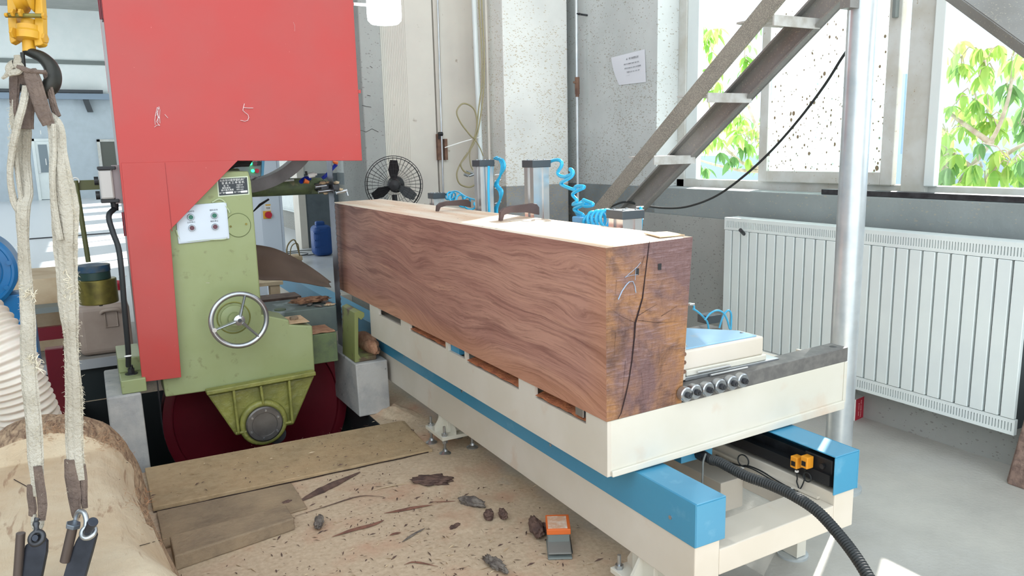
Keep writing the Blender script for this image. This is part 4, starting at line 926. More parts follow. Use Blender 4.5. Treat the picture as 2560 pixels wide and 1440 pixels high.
# name plate
c0 = U(583, 466, 1, YG1 - .002); xd, zd = Vector((1, 0, .03)), Vector((0, 0, 1))
pw, ph = .134, .083
def quadp(c, w_, h_, y, m, name, par_, ax=.03, bev=0):
    return MB().prism([(c.x - w_ / 2, c.z - h_ / 2 - w_ / 2 * ax), (c.x + w_ / 2, c.z - h_ / 2 + w_ / 2 * ax), (c.x + w_ / 2, c.z + h_ / 2 + w_ / 2 * ax), (c.x - w_ / 2, c.z + h_ / 2 - w_ / 2 * ax)], 1, y, y + .0015).build(name, m, par_, bevel=bev)
npl = quadp(c0, pw, ph, YG1 - .0015, mat('plate_rim', (206, 216, 190), .4), 'name_plate', sw)
quadp(c0, pw - .010, ph - .010, YG1 - .0025, blackm, 'plate_face', npl)
def ntext(s_, dx, dz, size, al='CENTER', name='lettering', m=whitem): return text(s_, name, size, (c0.x + dx, YG1 - .0032, c0.z + dz + dx * .03), xd, zd, m, npl, align=al)
ntext('北京市兴盛带锯机床厂', 0, .028, .0112)
ntext('普 通 木 工 带 锯 机', 0, .016, .0112)
ntext('型  号', -.030, .0045, .009); ntext('MJ3210', .028, .0045, .009)
ntext('锯轮直径', -.030, -.005, .009); ntext('1000 mm', .028, -.005, .009)
ntext('最大锯木高度', -.026, -.0145, .009); ntext('650 mm', .028, -.0145, .009)
ntext('出厂编号', -.047, -.026, .0075); ntext('出厂日期', .016, -.026, .0075)
for dx, w_ in ((-.018, .03), (.045, .028)): quadp(Vector((c0.x + dx, 0, c0.z - .026 + dx * .03)), w_, .009, YG1 - .0035, whitem, 'blank_field', npl)
# switch panel
c1 = U(509, 557, 1, YG1 - .03)
sp_ = MB().prism([(c1.x - .108, c1.z - .088), (c1.x + .106, c1.z - .080), (c1.x + .106, c1.z + .084), (c1.x - .108, c1.z + .078)], 1, YG1 - .008, YG1 - .0).build('switch_panel', mat('panel_pale', (206, 216, 226), .4), sw, bevel=.004)
MB().prism([(c1.x - .100, c1.z - .080), (c1.x + .098, c1.z - .072), (c1.x + .098, c1.z + .076), (c1.x - .100, c1.z + .070)], 1, YG1 - .010, YG1 - .008).build('panel_face', mat('panel_face_m', (208, 218, 228), .4), sp_)
for (px, py, m_, zh) in ((477, 543, 'g', '主机启动'), (536, 539, 'g', '辅机启动'), (480, 570, 'r', '主机停止'), (538, 567, 'r', '辅机停止')):
    q = U(px, py, 1, YG1 - .018)
    MB().lathe([(.0145, 0), (.0145, .006), (.012, .010), (.0105, .010), (.0105, .006)], (q.x, YG1 - .010, q.z), (0, -1, 0), 24).build('push_button', steel, sp_, smooth=40)
    MB().cyl((q.x, YG1 - .014, q.z), (q.x, YG1 - .018, q.z), .0102, n=20).build('button_cap', mat('button_green', (22, 104, 84), .3) if m_ == 'g' else mat('button_dark_red', (92, 44, 58), .3), sp_)
    text(zh, 'button_lettering', .0085, (q.x, YG1 - .0102, q.z + .024), (1, 0, .03), zd, inkm, sp_)
b = MB()      # dried sealant squeezed out around the panel
for pts in ([(440, 575), (446, 590), (452, 600), (470, 602)], [(530, 506), (545, 498), (556, 500), (564, 508)], [(560, 512), (572, 526), (574, 532)], [(452, 603), (480, 603), (510, 600), (560, 598), (568, 592)]): b.tube(bez([U(x, y, 1, YG1 - .003) for x, y in pts], 4), .006, 6, .7)
b.build('sealant_bead', mat('pale_green_sealant', (178, 190, 150), .6, bump=.5), sp_, smooth=80)
# round cover plate
c2 = U(596, 563, 1, YG1 - .003); cvp = MB().cyl((c2.x, YG1, c2.z), (c2.x, YG1 - .003, c2.z), .052, n=40).build('round_cover', green, sw)
MB().ring((c2.x, YG1 - .0015, c2.z), (0, 1, 0), .0535, .0012, 48, 6).build('cover_seam', mat('seam_green', (92, 104, 58)), cvp)
for dx in (-.034, .034): MB().cyl((c2.x + dx, YG1 - .003, c2.z + dx * .1), (c2.x + dx, YG1 - .006, c2.z + dx * .1), .005, n=8).build('screw', brass, cvp)
# hand wheel
hw = U(598, 800, 1, 3.50)
hwh = MB().ring(hw, (0, 1, 0), .118, .0115, 56, 12)
h_ = hwh.build('hand_wheel', steel, sw, smooth=60)
MB().lathe([(.021, 0), (.024, .006), (.024, .018), (.012, .024)], hw + Vector((0, .008, 0)), (0, -1, 0), 24).build('hub', steel, h_, smooth=40)
MB().cyl(hw + Vector((0, -.012, 0)), hw + Vector((0, -.018, 0)), .009, n=10).build('shaft_end', dsteel, h_)
for a in (73, 197, 312):
    a = math.radians(a); d = Vector((math.cos(a), 0, math.sin(a)))
    MB().tube([hw + d * .018, hw + d * .06, hw + d * .115], [.017, .0125, .0115], 10, .5, fx=(0, 1, 0)).build('spoke', steel, h_, smooth=60)
MB().cyl(hw + Vector((-.108, -.008, -.030)), hw + Vector((-.108, -.014, -.030)), .010, n=12).build('grip_boss', steel, h_)
MB().lathe([(.058, 0), (.058, .015), (.050, .02), (.03, .022), (.03, .05), (.012, .05), (.012, .12)], (hw.x - .005, YG1, hw.z - .01), (0, -1, 0), 32).build('wheel_boss', green, sw, smooth=40)
MB().ring((hw.x - .005, YG1 - .002, hw.z - .01), (0, 1, 0), .072, .003, 40, 6).build('boss_ring', cast, sw, smooth=60)
# bearing bracket casting under the body
YB2 = 3.56
def B_(px, py, y=YB2): p = U(px, py, 1, y); return (p.x, p.z)
MB().prism([B_(520, 990, 3.6), B_(787, 940, 3.6), B_(735, 1062, 3.6), B_(590, 1090, 3.6)], 1, 3.60, 3.75).build('bearing_bracket', cast, sw, bevel=.008)
br = bpy.data.objects['bearing_bracket']
def rib(p, q, w_, y0, y1):
    p, q = Vector((*p, 0)), Vector((*q, 0)); d = (q - p).normalized(); n_ = Vector((-d.y, d.x, 0)) * w_ / 2
    return MB().prism([tuple((p + n_)[:2]), tuple((q + n_)[:2]), tuple((q - n_)[:2]), tuple((p - n_)[:2])], 1, y0, y1).build('rib', cast, br, bevel=.004)
rib(B_(517, 984), B_(790, 934), .020, 3.56, 3.61)
for (a, c) in (((585, 976), (598, 1086)), ((653, 966), (660, 1012)), ((724, 952), (733, 1060))): rib(B_(*a), B_(*c), .012, 3.565, 3.61)
rib(B_(590, 1086), B_(640, 1078), .012, 3.57, 3.61); rib(B_(700, 1064), B_(737, 1056), .012, 3.57, 3.61)
hc = U(665, 1065, 1, 3.53)
MB().ring((hc.x, 3.585, hc.z + .0), (0, 1, 0), .095, .016, 32, 8, a0=0, a1=6.2832).build('bearing_boss', cast, br, smooth=60)
hcb = MB().lathe([(.084, 0), (.084, .016), (.078, .022), (.058, .022), (.056, .018), (.0, .018)], (hc.x, 3.575, hc.z), (0, -1, 0), 40).build('bearing_cap', mat('turned_steel', (132, 130, 128), .38, .8, c2=(110, 106, 104), ns=9), br, smooth=40)
for k in range(6):
    a = k * math.pi / 3 + .4; MB().cyl((hc.x + math.cos(a) * .068, 3.553, hc.z + math.sin(a) * .068), (hc.x + math.cos(a) * .068, 3.548, hc.z + math.sin(a) * .068), .005, n=8).build('screw', steel, hcb)
# lower wheel, maroon
WC = Vector((.672, 4.03, .0)); WRr = .462
lw = MB().lathe([(WRr, .0), (WRr, .10), (WRr - .02, .105), (WRr - .045, .10), (WRr - .05, .07), (WRr - .07, .05), (.12, .02), (.10, .0)][::-1] and [(WRr, -.05), (WRr, .05), (WRr - .035, .055), (WRr - .045, .052), (WRr - .05, .035), (WRr - .07, .028), (.2, .010), (.1, .03), (.09, .09), (.0, .09)], WC, (0, -1, 0), 72).build('lower_wheel', maroon, sw, smooth=35)
MB().cyl((WC.x, 3.58, WC.z), (WC.x, 3.98, WC.z), .045, n=20).build('shaft', dsteel, sw, smooth=40)
# upper wheel
UC = Vector((.672, 4.03, 1.585))
up = MB().ring(UC, (0, 1, 0), WRr - .03, .001, 8, 4)
MB().lathe([(WRr - .06, -.05), (WRr, -.05), (WRr, .05), (WRr - .02, .052), (WRr - .06, .05), (WRr - .065, .012), (WRr - .065, -.012), (WRr - .06, -.05)], UC, (0, -1, 0), 96, caps=False).build('upper_wheel', mat('dark_wheel_rim', (124, 122, 124), .5, .2, c2=(100, 98, 98), ns=6), sw, smooth=35)
for k in range(5):
    a = k * 2 * math.pi / 5 + .55; d = Vector((math.cos(a), 0, math.sin(a)))
    MB().tube([UC + d * .05, UC + d * (WRr - .05)], [.03, .022], 10, .5, fx=(0, 1, 0)).build('spoke', cast2, sw, smooth=60)
MB().cyl(UC + Vector((0, -.06, 0)), UC + Vector((0, .12, 0)), .06, n=24).build('wheel_hub', cast2, sw, smooth=40)
# blade
bx = UC.x + WRr + .0005; bl_ = MB(); yb0, yb1 = UC.y - .05, UC.y + .045
arc = [(UC.x + (WRr + .001) * math.cos(a), UC.z + (WRr + .001) * math.sin(a)) for a in [i * math.pi / 24 for i in range(0, 25)]] + [(WC.x + (WRr + .001) * math.cos(a), WC.z + (WRr + .001) * math.sin(a)) for a in [math.pi + i * math.pi / 24 for i in range(0, 25)]]
n = len(arc); vs_ = []
for (x_, z_) in arc: vs_ += [(x_, yb0, z_), (x_, yb1, z_)]
k0 = list(range(n)) ; 
m_ = MB().add(vs_, [(2 * i, 2 * ((i + 1) % n), 2 * ((i + 1) % n) + 1, 2 * i + 1) for i in range(n)])
# keep only the right-hand run and the wraps (the left run passes behind the covers)
bo = m_.build('saw_blade', mat('blade_steel', (118, 118, 126), .35, .8, c2=(96, 96, 104), ns=8), sw)
so_ = bo.modifiers.new('s', 'SOLIDIFY'); so_.thickness = .0015
tb = MB()
z = .42
while z < 1.6:
    tb.prism([(yb0 - .010, z + .010), (yb0 + .001, z), (yb0 + .001, z + .022)], 0, bx - .0007, bx + .0007); z += .028
tb.build('blade_teeth', bpy.data.materials['blade_steel'], sw)['kind'] = 'stuff'
# guide arm and upper guide
YA = 4.16
a0, a1 = U(625, 470, 1, YA), U(770, 466, 1, YA)
MB().cyl((a0.x - .2, YA + .05, a1.z + .005), (a1.x + .10, YA + .05, a1.z - .002), .050, .044, 28).box(a1.x + .02, a1.x + .12, YA + .01, YA + .09, a1.z - .04, a1.z + .03).build('guide_arm', cast2, sw, smooth=40)
gx = U(812, 468, 1, 4.0).x
g1 = MB(); gz = U(812, 468, 1, 4.08).z
g1.box(a1.x + .10, bx - .02, YA - .02, YA + .05, gz - .03, gz + .03).box(bx - .05, bx - .008, 4.03, 4.17, gz - .02, gz + .02).box(bx + .008, bx + .045, 4.02, 4.10, gz - .016, gz + .014).box(bx - .05, bx + .05, 4.10, 4.14, gz - .025, gz - .01)
g1.build('blade_guide', dsteel, sw, bevel=.003)
MB().cyl((bx + .03, 4.04, gz - .03), (bx + .09, 4.04, gz - .02), .009).cyl((bx + .085, 4.04, gz - .02), (bx + .09, 4.03, gz - .05), .006).cyl((bx - .08, 4.04, gz + .005), (bx - .02, 4.04, gz + .01), .011).cyl((bx - .07, 4.02, gz - .02), (bx + .0, 4.02, gz - .015), .009).build('guide_screw', steel, sw, smooth=40)
b = MB()
for k, (dx, dz) in enumerate(((-.045, .008), (-.02, .02), (.01, .022), (.04, .012), (.03, -.018), (-.03, -.026))): pass
for k, (x_, z_, s_) in enumerate(((-.04, .024, .018), (-.015, .028, .014), (.03, .022, .02), (.05, -.012, .016), (-.03, -.030, .016))): lump('shaving_clump', (bx + x_, 4.03, gz + z_ - .008), (s_, s_ * .7, s_ * .45), palew, k, .5, 2, k, sw)
# coolant loc-line hose and small bottle
nz = [U(750, 448, 1, 4.0), U(765, 440, 1, 4.02), U(778, 445, 1, 4.03)]
def locline(pts, name):
    P_ = bez(pts, 6)
    for i, p in enumerate(P_[:-1]): MB().cyl(p, P_[i] + (P_[i + 1] - P_[i]) * .9, .011, .008, 10).build(name, mat('coolant_blue', (26, 48, 170), .4), sw, smooth=40)
locline([U(806, 446, 1, 4.12), U(818, 436, 1, 4.12), U(832, 420, 1, 4.12), U(842, 410, 1, 4.12)], 'hose_segment')
locline([U(752, 455, 1, 4.0), U(762, 447, 1, 4.02), U(776, 446, 1, 4.05)], 'hose_segment')
MB().cyl(U(843, 409, 1, 4.12), U(832, 404, 1, 4.12), .013, .005, 12).cyl(U(760, 452, 1, 3.99), U(772, 456, 1, 3.99), .014, .008, 12).build('nozzle', orange, sw, smooth=40)
MB().cyl(U(770, 440, 1, 4.04), U(786, 436, 1, 4.04), .014, n=14).cyl(U(786, 436, 1, 4.04), U(792, 435, 1, 4.04), .007, n=12).build('oil_cup', whitem, sw, smooth=40)
MB().cyl(U(766, 438, 1, 4.04), U(765, 428, 1, 4.04), .006).build('valve_lever', blackp, sw)
MB().tube(bez([U(625, 442, 1, 4.0), U(660, 446, 1, 4.1), U(700, 452, 1, 4.1), U(735, 450, 1, 4.08)], 6), .005, 8).tube(bez([U(630, 446, 1, 4.0), U(650, 452, 1, 4.1), U(700, 450, 1, 4.12)], 6), .004, 8).build('white_hose', mat('clear_white_hose', (226, 230, 232), .3), sw, smooth=60)
# belt guard finger below the arm
MB().tube([U(632, 530, 1, 4.0), U(650, 512, 1, 4.0), U(672, 498, 1, 4.0)], [.006, .013, .010], 8, .5).build('brush', blackp, sw)
# lower guide box right of the body
q0, q1 = U(782, 838, 1, 3.74), U(846, 902, 1, 3.74)
MB().box(G(781, 815)[0] - .05, q1.x, 3.74, 3.95, q1.z, q0.z).build('lower_guide_block', cast2, sw, bevel=.004)
n = 12; vs_ = []; x0_, x1_ = G(781, 815)[0] - .04, q1.x - .004
for i in range(n + 1):
    for j in range(9): vs_.append((x0_ + (x1_ - x0_) * i / n, 3.745 + .2 * j / 8, q0.z + .002 + .02 * abs(mnoise.noise(Vector((i * .8, j * .8, 1)))) * math.sin(math.pi * min(1, (j + .4) / 4))))
MB().add(vs_, [(i * 9 + j, (i + 1) * 9 + j, (i + 1) * 9 + j + 1, i * 9 + j + 1) for i in range(n) for j in range(8)]).build('sawdust_layer', chipm, sw, smooth=80)['kind'] = 'stuff'
# table plate behind
tz_ = U(760, 770, 1, 4.0).z
t0 = U(662, 780, 1, 3.9)
MB().box(t0.x - .02, bx - .03, 3.96, 4.30, tz_ - .14, tz_).build('saw_table', mat('dusty_green_table', (104, 118, 112), .55, c2=(88, 98, 98), ns=6, dust=((170, 180, 184), 9, .55, .7)), sw, bevel=.006)
MB().cyl((t0.x + .1, 4.02, tz_), (t0.x + .1, 4.02, tz_ + .006), .03).build('table_boss', cast2, sw)
# foot bracket at the left on a concrete block
f0, f1 = U(305, 945, 1, 3.5), U(390, 1010, 1, 3.52)
MB().box(-.0 + .045, .142, 3.56, 3.98, .315, .375).box(.045, xl + .02, 3.70, 3.98, .375, .44).build('foot_bracket', green, sw, bevel=.004)
for yy in (3.66, 3.9): MB().cyl((.092, yy, .375), (.092, yy, .379), .026).cyl((.092, yy, .379), (.092, yy, .40), .015, n=6).cyl((.092, yy, .40), (.092, yy, .415), .009).build('anchor_bolt', dsteel, sw)
o = MB().hexa([(-.015, 3.55, -.746), (.132, 3.55, -.746), (.132, 4.05, -.746), (-.015, 4.05, -.746), (-.015, 3.55, .314), (.118, 3.55, .314), (.118, 4.05, .314), (-.015, 4.05, .314)]).build('concrete_block', concrete, bevel=.008); tag(o, 'white washed concrete block under the saw on the left, beside the log', 'concrete block')
# right block + channel
ccx0, ccx1 = U(893, 940, 1, 3.60).x, U(972, 940, 1, 3.60).x
ctz = U(930, 905, 1, 3.60).z
o = MB().hexa([(ccx0, 3.60, 0), (ccx1, 3.60, 0), (ccx1, 3.98, 0), (ccx0 - .01, 4.3, 0), (ccx0 - .005, 3.60, ctz), (ccx1 - .003, 3.60, ctz), (ccx1 - .01, 3.98, ctz), (ccx0 - .01, 4.3, ctz)]).build('concrete_block', concrete, bevel=.006); tag(o, 'white washed concrete block on the right of the saw pit, under the steel channel', 'concrete block')
def C_(px, py, y=3.63): p = U(px, py, 1, y); return (p.x, p.z)
cb0 = ctz + .002
pr = [C_(886, 782), C_(898, 776), C_(911, 782), C_(911, 792), C_(903, 800), C_(896, 794), C_(896, 885), C_(902, 894), C_(941, 888), (C_(941, 910)[0], cb0), (C_(888, 914)[0], cb0)]
o = MB().prism(pr, 1, 3.63, 3.84).build('steel_channel', mat('green_painted_channel', (128, 134, 80), .5, c2=(92, 76, 58), ns=7, lo=.48, hi=.56), bevel=.002); tag(o, 'green painted steel channel standing on the right concrete block', 'channel')
# sawdust heap on the block beside the channel
o = lump('sawdust_heap', (ccx1 - .040, 3.80, ctz - .01), (.038, .16, .055), chipm, 4, .18, 4, 0); tag(o, 'pinkish sawdust heap on the right concrete block behind the channel', 'sawdust', kind='stuff')
# brown sheet slung behind the saw
YS = 4.42
sh0 = [(640, 612), (655, 614), (680, 619), (705, 628), (735, 643), (765, 660), (800, 684), (828, 706)]
sh1 = [(640, 698), (660, 701), (690, 701), (715, 702), (740, 706), (770, 710), (800, 716), (828, 719)]
A = bez([U(x, y, 1, YS) for x, y in sh0], 4); B__ = bez([U(x, y, 1, YS - .16) for x, y in sh1], 4); n = len(A); vs_ = []
for i in range(n):
    for j in range(6): p = A[i].lerp(B__[i], j / 5); p = Vector((p.x, p.y + .05 * math.sin(math.pi * j / 5) , p.z)); vs_.append(p)
o = MB().add(vs_, [(i * 6 + j, (i + 1) * 6 + j, (i + 1) * 6 + j + 1, i * 6 + j + 1) for i in range(n - 1) for j in range(5)]).build('rubber_sheet', brownsh, sw, smooth=80)
sm = o.modifiers.new('s', 'SOLIDIFY'); sm.thickness = .004
# chips lying on the table by the blade
cp0 = U(800, 764, 1, 4.05)
for k in range(16):
    px_, py_ = random.uniform(765, 860), random.uniform(745, 772); p = U(px_, py_, 2, tz_ + .004); p.y = min(max(p.y, 3.98), 4.26); p.x = min(max(p.x, .8), bx - .06)
    o = lump('bark_flake', (p.x, p.y, tz_ + .001), (random.uniform(.015, .034), .010, .006), random.choice([palew, bark, orangedust, barkg]), k, .5, 2, random.uniform(-1, 1), sw)
# splintered slab lying over the table edge
o = lump('splintered_offcut', (bx + .0 - .14, 4.10, tz_ + .004), (.10, .05, .014), mat('splintered_brown', (170, 128, 98), .9, c2=(120, 84, 66), ns=40, bump=1), 9, .5, 4, .12); tag(o, 'splintered brown offcut lying on the saw table by the blade', 'offcut')
# dark plank on table, timber behind
p0, p1 = U(650, 755, 1, 4.50), U(812, 738, 1, 4.5)
o = MB().box(p0.x - .1, 1.05, 4.5, 4.66, p1.z - .03, p1.z + .012).build('dark_plank', mat('old_brown_plank', (116, 96, 86), .8, c2=(92, 76, 70), ns=20), bevel=.003); tag(o, 'old brown plank lying level behind the saw table', 'plank')
for (xx,) in ((.5,), (.98,)): MB().box(xx, xx + .05, 4.54, 4.62, -.745, p1.z - .03).build('support', oldwood, o)
# ================================================================== box and cable on the machine's left side
xq = xl - .0
e0, e1 = U(243, 425, 1, 3.66), U(288, 497, 1, 3.66)
eb_ = thing('limit_switch_box', 'grey metal switch box with black ends on the left edge of the red cover', 'switch box', (.1, 3.66, 1.1))
MB().box(e0.x + .002, e1.x, 3.62, 3.72, e1.z, e0.z).build('body', mat('brushed_grey_box', (176, 172, 168), .4, .3), eb_, bevel=.008)
for (za_, zb_) in ((e0.z, e0.z + .014), (e1.z - .014, e1.z)): MB().box(e0.x, e1.x + .014, 3.615, 3.725, za_, zb_).build('end_cover', blackp, eb_, bevel=.003)
MB().box(e1.x, xl - .001, 3.64, 3.71, e1.z - .02, e0.z + .018).build('bracket', greym, eb_)
for z_ in (e0.z - .045, e0.z - .105): MB().cyl((e0.x, 3.67, z_), (e0.x - .016, 3.67, z_), .018, n=14).build('plug', blackp, eb_)
MB().cyl((e0.x + .05, 3.67, e1.z - .014), (e0.x + .05, 3.67, e1.z - .05), .016, .013, 12).build('gland', blackp, eb_)
MB().tube(bez([(e0.x + .05, 3.67, e1.z - .04), U(272, 540, 1, 3.62), U(282, 580, 1, 3.60), U(296, 620, 1, 3.58), U(304, 680, 1, 3.56), U(312, 780, 1, 3.57), U(320, 870, 1, 3.6), U(321, 915, 1, 3.64)], 8), .0115, 10).build('cable', rubber, eb_, smooth=70)
for yy in (690, 890): MB().ring(U(306 if yy < 800 else 320, yy, 1, 3.58), (0, .1, 1), .013, .0022, 16, 6).build('cable_tie', whitem, eb_)
# tension arm, rod and counterweight
YW = 4.0
tw = thing('counterweight', 'tension counterweight of stacked discs hanging on a thin olive rod', 'counterweight', (.0, YW, .7))
p0, p1 = U(186, 452, 1, YW), U(240, 462, 1, YW)
MB().box(p0.x - .02, xl + .1, YW + .01, YW + .03, p1.z - .022, p1.z + .022).build('arm', olive, tw)
r0, r1 = U(189, 452, 1, YW), U(221, 655, 1, YW); r1.x = r0.x + (r1.x - r0.x)
MB().tube([r0, r1], .011, 10).build('rod', olive, tw, smooth=60)
MB().ring(r0, (0, 1, 0), .013, .004, 20, 6).build('rod_eye', whitem, tw, smooth=60)
wt = [(198, 265, 656, 680, plastb, 'blue'), (196, 267, 680, 697, cast2, 'green')]
cx = U(232, 670, 1, YW); rr = .072
zz1 = U(232, 660, 1, YW).z; zz2 = U(232, 678, 1, YW).z; zz3 = U(232, 697, 1, YW).z; zz4 = U(235, 758, 1, YW).z
MB().lathe([(rr - .008, -.004), (rr, -.004), (rr, -(zz1 - zz2)), (.01, -(zz1 - zz2))][::-1], (cx.x, YW, zz1), n=32).build('disc', mat('worn_blue_disc', (36, 74, 104), .6, c2=(90, 92, 84), ns=14), tw, smooth=40)
MB().cyl((cx.x, YW, zz2 - .001), (cx.x, YW, zz3), rr - .002, n=32).build('disc', mat('dark_green_disc', (40, 66, 60), .5), tw, smooth=40)
MB().cyl((cx.x + .01, YW, zz3 - .001), (cx.x + .01, YW, zz4), rr + .010, n=32).build('disc', brass, tw, smooth=40, bevel=.004)
MB().cyl((cx.x + .015, YW, zz4), (cx.x + .015, YW, zz4 - .016), .008).build('rod_end', dsteel, tw)
# ================================================================== behind on the left: jug, motor, frames
YJ = 4.75
j0, j1 = U(200, 895, 1, YJ), U(312, 755, 1, YJ)
jz = j0.z
fr = thing('work_bench', 'low steel bench behind the saw carrying boards, the white canister and the motor', 'bench', (-.1, 4.9, 0))
MB().box(-.85, .34, YJ - .08, YJ + .9, jz - .03, jz - .002).build('top', mat('bench_top', (150, 146, 140), .6), fr)
MB().box(-.85, .34, YJ - .1, YJ - .08, jz - .045, jz + .006).build('edge_angle', mat('pale_angle', (176, 180, 184), .5), fr)
MB().box(-.85, .05, YJ - .07, YJ + .85, 0, jz - .03).build('bench_shade', mat('under_bench_shade', (26, 36, 38), .6), fr)  # dark block added to stand for the shade under the bench
for xx in (-.8, -.25, .28): MB().box(xx, xx + .05, YJ - .06, YJ - .01, -.0, jz - .03).build('leg', dsteel, fr)
jg = thing('white_canister', 'dirty white plastic canister with a red lid on the bench behind the saw', 'canister', ((j0.x + j1.x) / 2, YJ + .12, jz))
jx0, jx1 = j0.x + .005, j1.x + .02
MB().box(jx0, jx1, YJ, YJ + .26, jz, j1.z - .0).build('body', jugm, jg, bevel=.035, seg=4)
MB().box(jx0 + .012, jx1 - .01, YJ + .02, YJ + .24, j1.z - .03, j1.z + .06).build('shoulder', mat('pale_canister', (206, 200, 196), .4), jg, bevel=.03, seg=4)
lx = U(283, 725, 1, YJ + .12)
MB().lathe([(.055, 0), (.06, .01), (.06, .045), (.048, .052), (.045, .046), (0, .046)], (lx.x, YJ + .12, j1.z + .052), n=28).build('lid', redp, jg, smooth=40)
MB().tube(bez([(jx0 + .12, YJ - .004, j1.z - .05), (jx0 + .14, YJ - .014, j1.z - .035), (jx0 + .2, YJ - .014, j1.z - .035), (jx0 + .22, YJ - .004, j1.z - .05)], 6), .010, 8).tube([(jx0 + .14, YJ - .002, j1.z - .05), (jx0 + .14, YJ - .004, j1.z - .13), (jx0 + .2, YJ - .004, j1.z - .13), (jx0 + .2, YJ - .002, j1.z - .05)], .004, 6).build('moulded_grip', jugm, jg, smooth=60)
# pale plywood crate and boards
k0, k1 = U(75, 815, 1, 5.0), U(205, 700, 1, 5.0)
o = MB().box(k0.x - .12, k1.x + .05, 5.05, 5.6, jz, k1.z + .02).build('plywood_box', palew, bevel=.003); tag(o, 'pale plywood box on the bench behind the lifting slings', 'box')
o = MB().box(k0.x - .3, k1.x + .05, 4.80, 4.84, U(100, 830, 1, 4.8).z - .05, U(100, 830, 1, 4.8).z + .02).build('maroon_bar', maroon); tag(o, 'maroon steel bar along the bench behind the slings', 'bar')
par(o, fr); del o['label']; del o['category']
MB().box(k0.x - .3, k1.x + .05, 4.86, 5.0, U(180, 760, 1, 4.9).z - .03, U(180, 760, 1, 4.9).z).build('grey_shelf', greyp, fr)
m0, m1 = U(132, 870, 1, 4.3), U(160, 1035, 1, 4.3)
o = MB().box(m0.x - .035, m0.x + .045, 4.28, 4.34, 0, m0.z).build('maroon_post', maroon, bevel=.004); tag(o, 'short maroon steel post behind the ribbed hose', 'post')
# blue motor
YMo = 3.55
mc = U(-72, 680, 1, YMo); mr = abs(U(46, 680, 1, YMo).x - mc.x)
mt = thing('blower_motor', 'blue round blower housing cut off by the left frame edge', 'blower', (mc.x, YMo, mc.z - mr))
bm_ = mat('deep_blue_enamel', (18, 104, 160), .35, c2=(24, 92, 142), ns=4)
MB().lathe([(mr, 0), (mr, .16), (mr - .012, .17), (mr - .02, .17), (mr - .024, .165), (mr * .6, .165), (mr * .58, .175), (mr * .3, .18), (0, .18)], (mc.x, YMo + .16, mc.z), (0, -1, 0), 56).build('housing', bm_, mt, smooth=35)
MB().ring((mc.x, YMo - .006, mc.z), (0, 1, 0), mr * .66, .0025, 48, 6).build('flange_ring', bm_, mt, smooth=60)
for k in range(8):
    a = k * math.pi / 4 + .2; MB().cyl((mc.x + math.cos(a) * mr * .84, YMo - .004, mc.z + math.sin(a) * mr * .84), (mc.x + math.cos(a) * mr * .84, YMo - .012, mc.z + math.sin(a) * mr * .84), .010, n=6).build('bolt', bm_, mt)
MB().box(mc.x - .12, mc.x + .18, YMo + .02, YMo + .16, .0, mc.z - mr * .7).build('pedestal', bm_, mt, bevel=.004)
# ribbed dust hose
hp = bez([U(-120, 760, 1, 3.3), U(-60, 800, 1, 3.25), U(0, 880, 1, 3.2), U(40, 965, 1, 3.2), U(78, 1060, 1, 3.22), U(105, 1150, 1, 3.3)], 70)
rs = []; L_ = 0
for i, p in enumerate(hp):
    if i: L_ += (p - hp[i - 1]).length
    rs.append(.098 + .005 * math.sin(L_ * 2 * math.pi / .024))
o = MB().tube(hp, rs, 32).build('dust_hose', mat('translucent_cream_hose', (206, 196, 182), .35, c2=(222, 214, 204), ns=4, Subsurface_Weight=.15), smooth=80); tag(o, 'thick ribbed cream extraction hose at the left edge', 'hose')
g0 = U(0, 1070, 1, 3.5)
o = MB()
for i in range(14):
    o.box(g0.x - .25, g0.x + .06, 3.5, 3.506, .06 + i * .018, .066 + i * .018)
for i in range(20): o.box(g0.x - .25 + i * .016, g0.x - .244 + i * .016, 3.498, 3.504, .06, .31)
o.box(g0.x - .25, g0.x + .06, 3.51, 3.53, .0, .31)
o = o.build('mesh_guard', mat('navy_mesh', (28, 58, 86), .5)); tag(o, 'dark blue mesh guard low at the left edge behind the log', 'guard')
BX0 = .095
